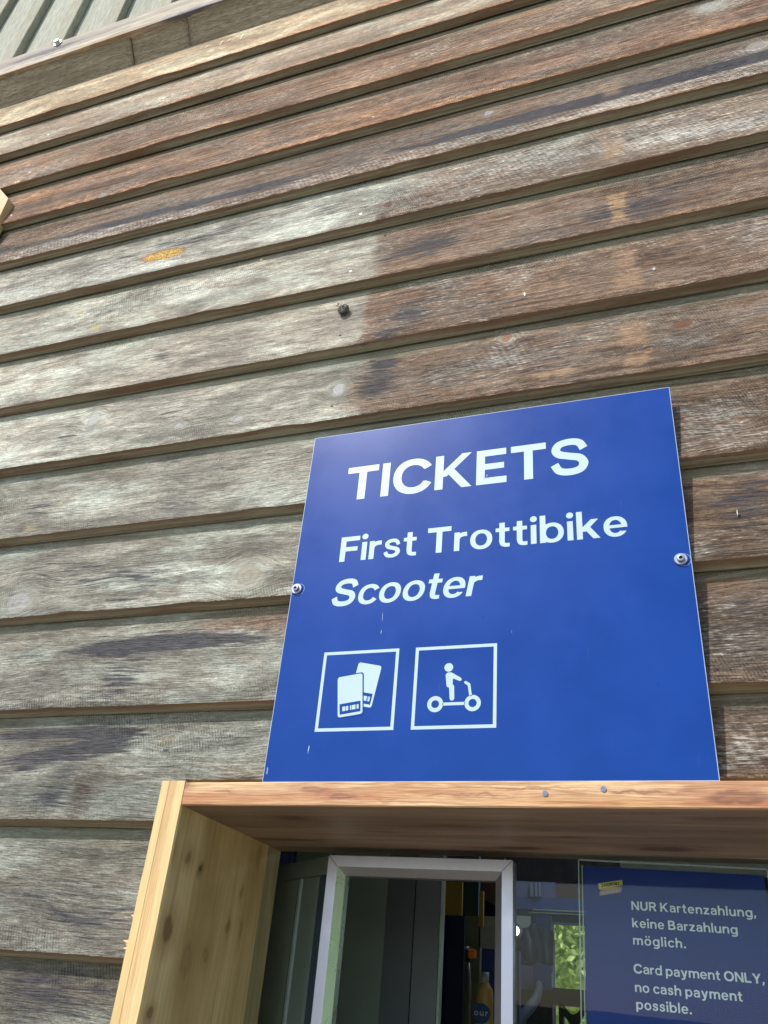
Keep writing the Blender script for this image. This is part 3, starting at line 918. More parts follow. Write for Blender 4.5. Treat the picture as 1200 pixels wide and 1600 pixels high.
def ply_upright(x0, x1, inner_left):
    mb = MB()
    t = (x1 - x0) / 3
    z0_, z1_ = CZ - .64, CZ + S * .2602 * YF
    mb.box(x0, x1, yf + .003, yg + .05, z0_, z1_ - .001, 0)
    for j in range(3):
        a, b_ = x0 + t * j, x0 + t * (j + 1)
        n = 40
        base = len(mb.v)
        for i in range(n + 1):
            z = z0_ + (z1_ - z0_) * i / n
            e0 = .0009 * nz(z * 25, x0 * 9) if j == 0 else .0004 * nz(z * 12, a)
            e1 = .0005 * nz(z * 25, x0 * 3 + 5) if j == 2 else .0004 * nz(z * 12, b_)
            yy = yf + (.0006 if j == 1 else 0) + .0004 * nz(z * 30, a * 7)
            mb.v += [(a + e0, yf + .0034, z), (a + e0 + (.0012 if j == 0 else 0), yy, z), (b_ + e1 - (.0012 if j == 2 else 0), yy, z), (b_ + e1, yf + .0034, z)]
        for i in range(n):
            q = base + i * 4
            for c in range(3):
                mb.f.append((q + c, q + c + 1, q + c + 5, q + c + 4)); mb.mi.append(2 if j == 1 else 1); mb.sm.append(False)
        q = base + n * 4
        mb.f.append((q, q + 1, q + 2, q + 3)); mb.mi.append(1); mb.sm.append(False)
    return mb.build('jamb_board', PINE_L, SUR, (PINE_F, PINE_M))


ply_upright(xo, xin, True)
ply_upright(BOX_R - T_, BOX_R, False)
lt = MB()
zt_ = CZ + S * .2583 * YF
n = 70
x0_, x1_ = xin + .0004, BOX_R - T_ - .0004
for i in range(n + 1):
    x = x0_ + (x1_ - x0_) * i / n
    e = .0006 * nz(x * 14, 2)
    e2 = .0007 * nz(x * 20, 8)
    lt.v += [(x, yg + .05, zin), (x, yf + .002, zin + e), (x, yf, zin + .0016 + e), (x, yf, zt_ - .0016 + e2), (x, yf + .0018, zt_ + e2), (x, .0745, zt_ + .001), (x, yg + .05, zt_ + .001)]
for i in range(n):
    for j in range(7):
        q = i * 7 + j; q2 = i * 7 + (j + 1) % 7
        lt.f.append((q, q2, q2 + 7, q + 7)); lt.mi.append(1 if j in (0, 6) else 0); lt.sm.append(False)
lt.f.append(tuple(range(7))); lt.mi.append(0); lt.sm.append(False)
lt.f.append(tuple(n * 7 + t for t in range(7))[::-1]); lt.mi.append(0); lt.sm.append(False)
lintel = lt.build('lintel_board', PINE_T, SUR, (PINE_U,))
sb = MB(); sb.box(x0_, x1_, yf - .05, yg + .05, CZ - .64, CZ - .61, bev=.002)
sb.build('sill_board', PINE_L, SUR)
NAIL = plain('nail_steel', (.17, .21, .28), .5, .7, .1, 90)
for px, py in ((852, 1240), (943, 1233)):
    c = at(px, py, YF)
    mb = MB(); mb.cyl((c.x, yf - .0012, c.z), (0, 1, 0), .0034, .0014, 14)
    mb.build('nail', NAIL, SUR)
SPL = plain('fresh_splinter', (.62, .40, .21), .7)
for px, py, dx, dz in ((193, 1433, .010, .003), (183, 1473, .014, .003), (184, 1482, .011, -.001)):
    c = at(px, py, YF)
    c = Vector((xo, yf + .008, c.z))
    mb = MB()
    x1s = xo + .002
    for q in range(2):
        z_ = c.z + q * .004 - .002
        A = [(x1s, c.y, z_ + .0035), (x1s, c.y - .004, z_ - .003), (x1s, c.y + .004, z_ - .003), (x1s - dx * (1.0 if q else .6), c.y - .001, z_ + dz * .6)]
        mb.face([A[0], A[1], A[3]]); mb.face([A[1], A[2], A[3]]); mb.face([A[2], A[0], A[3]]); mb.face([A[0], A[2], A[1]])
    mb.build('splinter', SPL, SUR)

# ---- glazing
GL = glass_material('window_glass', (.94, .965, .955), .27)
ALU = plain('brushed_aluminium', (.60, .60, .70), .36, .75, .05, 40)
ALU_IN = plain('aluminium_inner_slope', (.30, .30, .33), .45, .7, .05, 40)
SEAL = plain('slope_green_reflection', (.78, .98, .82), .28, .7, .03, 20)  # left aluminium slope, the green reflection of trees put into its colour
yfr = 1.1985
fo = dict(l=-.4276, r=-.2014, t=.1701)
X0, X1, Z1 = fo['l'] * yfr * S, fo['r'] * yfr * S, CZ + fo['t'] * yfr * S
w_f, w_b, d_b = .0163, .0117, .0108
Z0 = CZ - .50
yff = (yfr - 1) * S
WF = bpy.data.objects.new('hatch_frame', None); COL.objects.link(WF); WF.parent = B
outl = [(X0, Z1), (X1, Z1), (X1, Z0), (X0, Z0)]


def inset(k_):
    return [(X0 + k_, Z1 - k_), (X1 - k_, Z1 - k_), (X1 - k_, Z0 + k_), (X0 + k_, Z0 + k_)]


a0, a1, a2 = inset(0), inset(w_f), inset(w_f + w_b)
for ga, gb, gc, gd in ((xin + .001, X0 + .004, CZ - .61, zin - .001), (X1 - .004, BOX_R - T_ - .001, CZ - .61, zin - .001), (X0 + .004, X1 - .004, Z1 - .004, zin - .001)):
    gp = MB(); gp.box(ga, gb, yg, yg + .006, gc, gd)
    gp.build('glass_pane', GL, B)
nms = ['frame_head', 'frame_stile', 'frame_foot', 'frame_stile']
for i in range(4):
    j = (i + 1) % 4
    mb = MB()
    P3 = lambda pt, y: (pt[0], y, pt[1])
    gp_ = .00025
    o0, o1, m0, m1, i0, i1 = a0[i], a0[j], a1[i], a1[j], a2[i], a2[j]
    yb2 = yff + .016
    mb.face([P3(o0, yff), P3(m0, yff), P3(m1, yff), P3(o1, yff)])
    mb.face([P3(o0, yb2), P3(o0, yff), P3(o1, yff), P3(o1, yb2)])
    fr = mb.build(nms[i], ALU, WF)
    mb = MB()
    mb.face([P3(m0, yff), P3(i0, yff + d_b), P3(i1, yff + d_b), P3(m1, yff)])
    mb.face([P3(i0, yff + d_b), P3(i0, yb2 + .012), P3(i1, yb2 + .012), P3(i1, yff + d_b)])
    mb.face([P3(i0, yb2 + .012), P3(o0, yb2 + .012), P3(o1, yb2 + .012), P3(i1, yb2 + .012)])
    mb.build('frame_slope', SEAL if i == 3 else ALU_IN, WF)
SEALD = plain('mitre_joint', (.05, .05, .055), .7)
for pa, pb in ((a0[0], a1[0]), (a0[1], a1[1])):
    mb = MB(); u = Vector((pb[0] - pa[0], 0, pb[1] - pa[1])); nn = Vector((-u.z, 0, u.x)).normalized() * .0004
    A_ = Vector((pa[0], yff - .0002, pa[1])); B_ = A_ + u
    mb.face([A_ - nn, A_ + nn, B_ + nn, B_ - nn]); mb.build('mitre_line', SEALD, WF)


FONT_DATA = '''{"I":[225,[[0,3,225,3,222,1000,0,997]]],"T":[840,[[306,3,534,3,534,792,838,795,838,1000,0,997,2,795,306,792]]],"E":[740,[[0,3,740,3,738,205,225,208,228,410,680,412,678,600,228,600,225,792,728,795,728,1000,0,997]]],"F":[720,[[0,3,225,3,228,395,660,397,658,590,228,590,225,792,718,795,718,1000,0,997]]],"L":[700,[[0,3,700,3,698,205,225,208,222,1000,0,997]]],"K":[930,[[0,3,225,3,225,357,298,360,342,403,659,3,934,3,495,558,922,999,658,1000,228,560,225,997,0,997]]],"N":[900,[[0,3,215,3,218,670,659,3,900,3,898,1000,685,997,682,330,241,997,0,997]]],"Y":[950,[[361,3,589,3,589,418,948,999,689,997,478,627,466,638,261,997,1,997,361,418]]],"A":[980,[[1,3,238,0,311,198,318,200,668,199,742,0,979,3,608,1000,369,997],[377,370,374,372,381,392,487,687,493,687,606,372]]],"U":[860,[[370,-18,462,-20,518,-15,588,1,638,20,692,51,742,91,790,147,819,198,849,282,860,362,858,1000,635,997,635,377,628,332,599,267,562,227,508,196,448,185,372,191,312,216,261,267,232,332,225,377,225,997,0,997,0,362,11,282,26,232,46,188,81,132,118,91,152,62,202,30,257,6,312,-9]]],"O":[1060,[[466,-18,588,-19,682,-4,762,22,852,72,929,137,979,202,1029,302,1054,402,1060,532,1049,622,1019,722,979,798,908,884,828,944,732,989,633,1014,498,1020,408,1010,302,979,218,935,131,862,81,798,31,697,6,598,0,468,11,377,41,277,66,227,98,179,152,116,208,72,257,42,363,0],[488,191,442,200,377,227,322,269,286,312,256,372,241,422,235,477,236,542,251,612,277,672,305,712,348,753,397,783,442,800,488,809,572,809,618,800,682,773,738,731,774,687,804,628,819,578,825,522,824,458,809,387,783,328,755,288,712,247,662,217,618,200,572,191]]],"C":[980,[[459,-18,552,-20,648,-9,718,11,788,42,862,92,918,145,964,208,995,267,848,340,773,340,729,277,688,240,658,222,582,195,542,190,483,191,418,206,353,240,307,282,265,348,246,402,236,458,235,528,241,578,261,642,281,682,311,722,368,770,418,794,483,809,542,810,608,799,658,778,702,748,745,702,773,660,818,660,985,753,954,808,920,852,842,924,742,980,648,1009,552,1020,418,1013,322,989,228,944,144,878,86,808,40,722,11,628,0,532,1,442,11,372,40,277,86,192,122,145,165,102,238,50,338,6,392,-9]]],"G":[1020,[[459,-18,552,-20,648,-9,718,11,788,42,862,92,918,145,964,208,1000,277,997,550,542,550,542,370,783,367,749,302,708,256,662,225,608,201,558,191,498,190,452,196,402,212,332,256,291,302,265,348,246,402,236,458,235,528,241,578,261,642,281,682,311,722,368,770,418,794,483,809,542,810,608,799,662,775,708,744,749,697,778,649,978,768,920,852,842,924,742,980,648,1009,552,1020,418,1013,322,989,228,944,144,878,86,808,40,722,11,628,0,532,1,442,11,372,40,277,86,192,122,145,165,102,238,50,338,6,392,-9]]],"S":[880,[[375,-18,488,-19,562,-9,622,5,702,37,758,76,795,117,834,182,853,237,860,277,859,318,840,387,794,468,732,529,702,548,643,574,488,610,302,666,270,682,247,709,252,742,277,775,322,794,418,811,513,808,558,799,592,784,620,742,668,630,858,730,859,737,804,852,764,912,738,938,698,965,658,985,598,1003,538,1014,462,1019,382,1015,288,999,208,974,142,938,90,888,52,828,26,753,25,677,46,612,81,558,137,506,188,477,232,461,582,364,609,342,624,318,630,298,629,267,618,242,601,223,552,202,468,186,358,191,312,201,267,220,242,257,187,385,-5,282,70,127,96,92,137,55,187,26,243,5,308,-10]]],"R":[840,[[0,3,225,3,228,380,400,377,612,0,869,3,627,408,702,446,750,487,789,542,814,612,820,717,809,788,774,862,722,919,678,949,622,974,503,999,0,997],[228,570,228,810,478,809,518,799,548,784,585,742,595,702,589,648,572,619,548,596,528,585,462,570]]],"P":[800,[[0,3,225,3,228,340,468,340,578,355,638,376,692,406,726,432,763,473,795,528,814,588,820,642,819,717,804,788,782,837,755,878,708,924,662,952,612,974,493,999,0,997],[228,530,228,810,468,809,508,799,538,785,575,747,594,697,594,642,575,592,538,555,508,541,452,530]]],"B":[840,[[0,3,483,0,552,6,622,21,688,46,763,96,794,132,824,188,839,247,839,332,829,377,804,432,774,473,722,514,669,542,718,581,750,622,770,667,780,722,779,783,765,838,740,882,692,929,652,955,592,979,483,999,0,997],[228,180,228,425,438,425,442,400,488,398,548,383,587,357,609,328,615,302,609,252,587,223,548,197,468,180],[228,580,228,820,458,819,517,802,538,789,549,773,554,732,538,701,488,676,420,667,418,580]]],"J":[620,[[226,-13,298,-15,348,-10,418,6,458,22,493,41,531,72,569,122,584,157,599,208,611,282,620,302,618,1000,395,997,395,332,380,218,338,196,257,185,92,224,72,227,69,223,31,32,173,-4]]],"i":[210,[[0,3,210,3,208,730,0,727],[80,808,128,806,158,816,182,831,214,868,229,908,229,952,219,982,204,1007,168,1039,128,1054,82,1054,52,1044,27,1029,-4,992,-19,952,-19,908,-9,878,6,852,42,821]]],"l":[210,[[0,3,210,3,208,1040,0,1038]]],"r":[460,[[0,3,210,3,211,442,222,472,238,492,262,513,288,525,322,535,466,542,452,729,292,719,212,693,208,730,0,727]]],"s":[620,[[229,-8,353,-9,418,6,478,32,528,66,565,107,595,157,609,198,611,242,599,292,575,338,532,384,473,420,348,452,252,486,232,495,216,512,211,538,218,554,272,578,328,585,387,573,412,556,468,444,600,507,563,618,533,667,483,709,422,733,368,744,288,745,222,734,173,719,122,694,75,652,52,618,36,578,29,542,36,473,61,418,99,372,132,347,178,326,397,258,419,232,415,208,397,181,358,161,308,149,252,152,194,172,182,188,142,285,-4,213,41,102,80,52,107,32,152,11]]],"t":[490,[[331,-8,377,-11,491,-3,489,157,377,154,353,157,333,178,330,247,330,562,480,568,480,727,330,732,328,930,122,930,120,732,0,727,0,568,120,562,120,202,128,192,141,127,155,92,182,56,222,26,267,6]]],"o":[760,[[329,-13,408,-15,488,-4,558,21,602,46,664,97,699,142,735,213,754,282,760,338,754,448,735,518,699,588,659,638,602,684,532,720,462,739,408,745,298,739,228,720,158,684,111,648,61,588,25,518,6,448,0,392,6,282,25,213,61,142,112,81,182,31,252,2],[353,151,318,160,288,175,255,202,236,227,206,298,200,342,201,402,222,477,246,518,265,538,298,560,332,575,397,580,442,570,473,555,505,528,524,502,554,432,560,387,559,328,538,252,514,213,493,190,462,170,428,155,397,150]]],"ö":[760,[[329,-13,408,-15,488,-4,558,21,602,46,664,97,699,142,735,213,754,282,760,338,754,448,735,518,699,588,659,638,602,684,532,720,462,739,408,745,298,739,228,720,158,684,111,648,61,588,25,518,6,448,0,392,6,282,25,213,61,142,112,81,182,31,252,2],[353,151,318,160,288,175,255,202,236,227,206,298,200,342,201,402,222,477,246,518,265,538,298,560,332,575,397,580,442,570,473,555,505,528,524,502,554,432,560,387,559,328,538,252,514,213,493,190,462,170,428,155,397,150],[199,832,238,831,282,851,308,882,320,917,315,962,299,992,267,1018,232,1030,187,1025,158,1009,132,977,120,942,125,898,141,868,168,845],[519,832,558,831,602,851,628,882,640,917,635,962,619,992,588,1018,552,1030,508,1025,478,1009,452,977,440,942,445,898,461,868,488,845]]],"e":[740,[[319,-13,397,-15,452,-9,508,6,552,26,608,61,650,102,684,147,709,198,542,200,513,231,471,182,432,157,397,146,342,146,298,162,252,199,222,247,208,299,732,305,738,312,740,392,730,468,708,537,674,598,618,660,578,690,523,718,452,739,397,745,288,739,218,718,162,690,104,642,56,582,25,518,7,452,0,392,7,277,31,198,66,132,122,70,178,31,247,1],[208,437,232,502,269,548,308,573,358,585,418,579,462,555,508,502,533,438]]],"c":[680,[[329,-13,408,-15,462,-9,558,21,602,46,648,81,684,122,714,167,712,174,567,257,542,260,514,213,473,175,442,160,408,151,353,151,318,160,272,186,246,213,222,252,201,328,200,387,206,432,236,502,255,528,288,555,318,570,353,579,397,580,428,575,488,544,514,518,540,473,558,470,714,558,699,588,664,632,618,673,558,709,462,739,408,745,298,739,228,720,158,684,111,648,61,588,25,518,6,448,0,392,6,282,25,213,61,142,112,81,182,31,252,2]]],"b":[780,[[349,-13,448,-14,508,-4,552,10,598,31,638,57,668,81,704,122,744,188,774,282,780,392,763,492,734,562,684,632,622,684,552,720,508,734,448,744,372,745,292,734,212,704,210,1038,2,1040,0,3,208,0,212,26,292,-4],[372,151,338,160,308,175,275,202,256,227,226,298,220,342,221,402,242,477,266,518,285,538,318,560,353,575,418,580,462,570,493,555,525,528,544,502,574,432,580,387,579,328,558,252,534,213,513,190,483,170,448,155,418,150]]],"p":[780,[[0,-258,210,-258,212,26,292,-4,353,-14,448,-14,508,-4,578,21,622,46,679,92,719,142,755,213,774,282,780,338,774,448,755,518,719,588,679,638,622,684,552,720,508,734,448,744,372,745,318,739,272,728,212,704,208,730,0,727],[372,151,338,160,308,175,275,202,256,227,226,298,220,342,221,402,242,477,266,518,285,538,318,560,353,575,418,580,462,570,493,555,525,528,544,502,574,432,580,387,579,328,558,252,534,213,513,190,483,170,448,155,418,150]]],"d":[780,[[329,-13,408,-15,462,-9,508,2,568,26,572,0,780,3,778,1040,570,1038,568,704,488,734,428,744,332,744,252,728,182,699,112,649,72,602,36,542,6,448,0,338,11,257,46,167,96,97,158,46,228,10,272,-4],[353,151,318,160,288,175,255,202,236,227,206,298,200,342,201,402,222,477,246,518,265,538,298,560,332,575,397,580,442,570,473,555,505,528,524,502,554,432,560,387,559,328,538,252,514,213,493,190,462,170,428,155,397,150]]],"g":[780,[[346,-283,478,-274,558,-254,612,-233,692,-184,739,-118,754,-73,767,-8,780,3,778,730,572,730,568,704,488,734,428,744,332,744,272,734,202,709,137,669,76,608,36,542,11,473,1,412,0,338,6,282,25,213,46,167,76,122,112,81,158,46,202,21,272,-4,332,-14,408,-15,462,-9,564,22,558,-48,552,-54,503,-83,428,-109,353,-119,262,-104,122,-70,115,-73,88,-231,277,-275],[353,151,318,160,288,175,255,202,236,227,206,298,200,342,201,402,222,477,246,518,265,538,298,560,332,575,397,580,442,570,473,555,505,528,524,502,554,432,560,387,559,328,538,252,514,213,493,190,462,170,428,155,397,150]]],"k":[740,[[0,3,208,0,210,267,298,270,308,275,503,0,754,3,449,432,719,727,458,729,212,483,208,1040,0,1038]]],"n":[730,[[0,3,210,3,210,438,250,442,261,502,292,543,332,564,368,570,418,569,462,553,494,528,514,487,520,458,520,3,730,3,729,487,719,538,698,592,668,638,638,669,602,694,552,719,498,735,442,744,328,744,272,735,212,716,208,730,0,727]]],"h":[730,[[0,3,210,3,210,438,250,442,261,502,292,543,332,564,368,570,418,569,462,553,494,528,514,487,520,458,520,3,730,3,730,468,719,538,698,592,668,638,638,669,592,700,523,729,442,744,353,745,272,735,212,716,208,1040,0,1038]]],"m":[1140,[[0,3,210,3,210,438,250,442,260,507,271,528,295,552,332,569,368,570,408,558,432,536,450,507,459,473,460,3,668,0,670,438,710,442,711,473,721,507,753,550,792,568,832,570,872,559,902,535,919,507,929,473,930,3,1138,0,1140,468,1129,542,1102,607,1070,652,1022,694,962,724,872,744,768,744,708,733,643,708,588,670,508,719,408,744,302,744,212,723,208,730,2,730]]],"u":[730,[[285,-13,402,-14,462,-4,518,15,523,0,730,3,728,730,520,727,520,302,480,298,479,267,469,232,442,194,408,171,363,160,312,162,262,181,235,208,216,247,210,282,210,727,0,727,0,272,6,218,21,167,65,92,122,41,197,5]]],"z":[640,[[0,3,640,3,638,170,321,172,596,558,620,562,618,730,0,727,2,560,315,558,29,178,22,170,0,167]]],"a":[680,[[230,-8,288,-10,353,-3,412,11,473,36,478,0,675,3,679,452,674,487,644,588,614,642,572,684,518,714,432,739,348,749,262,749,187,734,142,714,99,677,67,632,25,548,24,542,32,535,158,459,216,562,247,579,318,585,372,578,432,560,458,545,464,532,471,497,468,486,372,484,252,470,197,459,137,434,107,414,71,377,22,297,6,247,4,202,16,152,40,107,82,59,118,30,168,6],[308,137,267,141,232,152,216,162,191,198,186,227,191,247,215,292,247,314,298,328,372,344,474,352,475,227,465,213,432,176,408,161,363,145]]],"y":[760,[[151,-262,197,-265,267,-259,308,-250,348,-233,408,-186,434,-153,461,-103,471,-98,499,-28,505,3,758,729,534,727,392,328,386,332,236,727,1,727,283,22,248,-78,238,-89,197,-100,82,-89,65,-93,57,-253]]],".":[220,[[85,-18,132,-19,187,5,224,47,239,87,239,132,215,188,173,224,132,239,88,239,32,215,-4,172,-19,132,-19,87,5,32,47,-4]]],",":[220,[[-30,-168,101,-168,191,27,218,68,230,107,224,157,202,196,162,228,122,240,72,234,34,213,2,172,-9,142,-10,112,10,42]]]}'''


# ------------------------------------------------------------------ flat print: letters and shapes
FONT = json.loads(FONT_DATA)


def flat_mesh(name, loops, y, off=0.0):
    """closed outlines in the (x, z) plane, holes left open, as a thin sheet at depth y"""
    cu = bpy.data.curves.new(name, 'CURVE'); cu.dimensions = '2D'; cu.fill_mode = 'BOTH'; cu.offset = off
    for lp in loops:
        sp = cu.splines.new('POLY'); sp.points.add(len(lp) - 1); sp.use_cyclic_u = True
        for p, q in zip(sp.points, lp): p.co = (q[0], q[1], 0, 1)
    ob = bpy.data.objects.new(name, cu)
    me = bpy.data.meshes.new_from_object(ob)
    bpy.data.objects.remove(ob); bpy.data.curves.remove(cu)
    for v in me.vertices:
        v.co = (v.co.x, y, v.co.y)
    me.materials.clear()
    return me


def text_loops(s, x0, x1, z0, cap, shear=0.0, rot=0.0):
    tot = sum(FONT[c][0] for c in s if c != ' ') / 1000 * cap
    gaps = len(s) - 1; nsp = s.count(' ')
    word = .30 * cap
    gap = ((x1 - x0) - tot - nsp * word) / max(1, gaps - nsp * 1)
    x = x0; out = []
    for i, ch in enumerate(s):
        if ch == ' ':
            x += word; continue
        w, ls = FONT[ch]
        for l in ls:
            q = []
            for k_ in range(0, len(l), 2):
                u, v = x + l[k_] / 1000 * cap, l[k_ + 1] / 1000 * cap
                u += shear * v
                du, dv = u - x0, v
                q.append((x0 + du * math.cos(rot) - dv * math.sin(rot), z0 + du * math.sin(rot) + dv * math.cos(rot)))
            out.append(q)
        x += w / 1000 * cap + gap
    return out


def circ(cx, cz, r_, n=32, r2=None):
    return [(cx + r_ * math.cos(2 * math.pi * i / n), cz + (r2 or r_) * math.sin(2 * math.pi * i / n)) for i in range(n)]


def rounded(pts, r_, n=5):
    out = []
    L = len(pts)
    for i in range(L):
        p = Vector(pts[i]); a = (Vector(pts[i - 1]) - p); b_ = (Vector(pts[(i + 1) % L]) - p)
        ra = min(r_, a.length * .49, b_.length * .49)
        A = p + a.normalized() * ra; C = p + b_.normalized() * ra
        for k_ in range(n + 1):
            t = k_ / n
            q = A * (1 - t) ** 2 + p * 2 * t * (1 - t) + C * t * t
            out.append((q.x, q.y))
    return out


def capsule(a, b_, w, n=8):
    a = Vector(a); b_ = Vector(b_); d_ = (b_ - a).normalized(); ang = math.atan2(d_.y, d_.x)
    o_ = []
    for c, s0 in ((b_, -math.pi / 2), (a, math.pi / 2)):
        for k_ in range(n + 1):
            t = ang + s0 + math.pi * k_ / n
            o_.append((c.x + w / 2 * math.cos(t), c.y + w / 2 * math.sin(t)))
    return o_


# ------------------------------------------------------------------ the blue ticket sign
YS = -.00715
SIGN = empty('ticket_sign', (-.275, YS, 1.78), 'square blue sign reading TICKETS First Trottibike Scooter, screwed to the boards above the window', 'sign')
BLUE = sign_material('sign_blue', (.0045, .047, .265), .30, .0)
EDGE_W = plain('sign_cut_edge', (.55, .62, .75), .5)
PRINT = plain('sign_print', (.42, .55, .62), .42, 0, .02, 8)
sx0, sx1, sz0, sz1 = -.5835, .0320, 1.7815, 2.3985
mb = MB(); mb.box(sx0, sx1, YS, YS + .003, sz0, sz1, 1)
mb.mi[2] = 0
mb.build('sign_panel', BLUE, SIGN, (EDGE_W,))
LV = lambda k_: YS - .00016 * k_
me = flat_mesh('cut_edge', [[(sx0, sz0), (sx1, sz0), (sx1, sz1), (sx0, sz1)], [(sx0 + .0009, sz0 + .0009), (sx1 - .0009, sz0 + .0009), (sx1 - .0009, sz1 - .0009), (sx0 + .0009, sz1 - .0009)]], LV(.5))
link('cut_edge', me, plain('sign_edge_film', (.34, .42, .58), .5), SIGN)


def printed(name, loops, lev, mat, parent, label=None, off=0.0, y=None):
    me = flat_mesh(name, loops, LV(lev) if y is None else y, off)
    o_ = link(name, me, mat, parent)
    if label: o_['label'] = label
    return o_


printed('lettering', text_loops('TICKETS', -.5095, -.0980, 2.2520, .0700), 1, PRINT, SIGN, 'large white word TICKETS', off=-.0009)
printed('lettering', text_loops('First', -.5062, -.3735, 2.1332, .0478), 1, PRINT, SIGN, 'white word First', off=-.0007)
printed('lettering', text_loops('Trottibike', -.3570, -.0494, 2.1335, .0478), 1, PRINT, SIGN, 'white word Trottibike', off=-.0007)
printed('lettering', text_loops('Scooter', -.5130, -.2700, 2.0538, .0478, .17), 1, PRINT, SIGN, 'white slanted word Scooter', off=-.0007)


def sq(x0, x1, z0, z1): return [(x0, z0), (x1, z0), (x1, z1), (x0, z1)]


w_ = .0048
pf = printed('pictogram_frame', [sq(-.5110, -.3898, 1.8536, 1.9768), sq(-.5110 + w_, -.3898 - w_, 1.8536 + w_, 1.9768 - w_)], 1, PRINT, SIGN, 'white square outline round two ticket cards')
pf2 = printed('pictogram_frame', [sq(-.3640, -.2424, 1.8534, 1.9764), sq(-.3640 + w_, -.2424 - w_, 1.8534 + w_, 1.9764 - w_)], 1, PRINT, SIGN, 'white square outline round a scooter rider')
BLUE2 = sign_material('sign_blue_print', (.0045, .047, .265), .30, .0)
# two tickets
tf = [(-.4840, 1.9352), (-.4448, 1.9405), (-.4387, 1.8788), (-.4768, 1.8735)]
tb = [(-.4523, 1.9582), (-.4153, 1.9503), (-.4262, 1.8868), (-.4640, 1.8945)]


def grow(q, e):
    c = sum((Vector(p) for p in q), Vector((0, 0))) / len(q)
    o_ = []
    for p in q:
        v = Vector(p) - c
        o_.append((p[0] + e * (1 if v.x > 0 else -1), p[1] + e * (1 if v.y > 0 else -1)))
    return o_


def lerp4(q, u, v):
    """point inside a quad TL TR BR BL, u right, v down"""
    a = Vector(q[0]).lerp(Vector(q[1]), u); b_ = Vector(q[3]).lerp(Vector(q[2]), u)
    p = a.lerp(b_, v); return (p.x, p.y)


def sub(q, u0, u1, v0, v1): return [lerp4(q, u0, v0), lerp4(q, u1, v0), lerp4(q, u1, v1), lerp4(q, u0, v1)]


for k_, (q, l0) in enumerate(((tb, 1), (tf, 3))):
    if k_: printed('ticket_gap', [rounded(grow(q, .0019), .005)], 2, BLUE2, SIGN)
    tk = printed('ticket_symbol', [rounded(q, .0042)], l0, PRINT, SIGN, 'white rear ticket card' if k_ == 0 else 'white front ticket card')
    printed('ticket_stub', [sub(q, .08, .92, .68, .935)], l0 + (.6 if k_ == 0 else 1), BLUE2, tk)
    bars = ((.19, .31), (.335, .43), (.50, .55), (.575, .72), (.75, .765), (.785, .85))
    printed('barcode', [sub(q, a, b_, .755, .865) for a, b_ in bars], l0 + (.8 if k_ == 0 else 2), PRINT, tk)
# rider on a scooter
printed('rider_symbol', [circ(-.3125, 1.9431, .0065)], 1, PRINT, SIGN, 'round white head')
torso = [(-.3168, 1.9322), (-.3152, 1.9345), (-.3128, 1.9356), (-.3090, 1.9356), (-.3068, 1.9345), (-.2945, 1.9270), (-.2928, 1.9250), (-.2930, 1.9228), (-.2950, 1.9218),
         (-.3058, 1.9262), (-.3058, 1.9170), (-.3036, 1.9158), (-.3026, 1.8965), (-.3036, 1.8943), (-.3062, 1.8933), (-.3086, 1.8945), (-.3094, 1.8960), (-.3108, 1.9130), (-.3130, 1.9134), (-.3146, 1.9148)]
printed('rider_symbol', [rounded(torso, .0010, 2)], 1, PRINT, SIGN, 'white body leaning to the handlebar')
printed('scooter_symbol', [circ(-.3302, 1.8892, .0117), circ(-.3302, 1.8892, .0057)], 1, PRINT, SIGN, 'left white wheel')
printed('scooter_symbol', [circ(-.2761, 1.8890, .0117), circ(-.2761, 1.8890, .0059)], 1, PRINT, SIGN, 'right white wheel')
printed('scooter_symbol', [sq(-.3195, -.2868, 1.8867, 1.8911)], 1, PRINT, SIGN, 'thin white deck')
printed('scooter_symbol', [[(-.2773, 1.8995), (-.2802, 1.9176), (-.2866, 1.9216), (-.2884, 1.9213), (-.2891, 1.9196), (-.2884, 1.9180), (-.2838, 1.9150), (-.2810, 1.8990)]], 1, PRINT, SIGN, 'white bent steering bar')
printed('small_print', [sq(-.5790, -.5772, 1.7935 + i * .0016, 1.7944 + i * .0016) for i in range(6)], 1, PRINT, SIGN, 'tiny upright print near the lower left corner')
SCR = plain('scratch', (.42, .52, .68), .5)
for (xa, za, xb, zb_, w0) in ((-.4214, 2.0385, -.4212, 2.0215, .0005), (-.4211, 2.0090, -.4213, 2.0010, .0006), (-.5168, 1.8350, -.5173, 1.8205, .0007), (-.2215, 1.9960, -.2213, 1.99, .0003)):
    printed('scratch', [[(xa, za), (xa + w0, (za * 2 + zb_) / 3), (xb + w0 * .6, (za + zb_ * 2) / 3), (xb, zb_), (xb - w0 * .4, (za + zb_) / 2)]], 1.2, SCR, SIGN)
printed('smudge', [circ(-.2655, 2.2655, .0035, 10, .0009), circ(-.2600, 2.2640, .0028, 10, .0006), circ(-.2618, 2.2700, .0008, 8, .0022)], 1.6, plain('smudge', (.30, .38, .48), .6), SIGN)

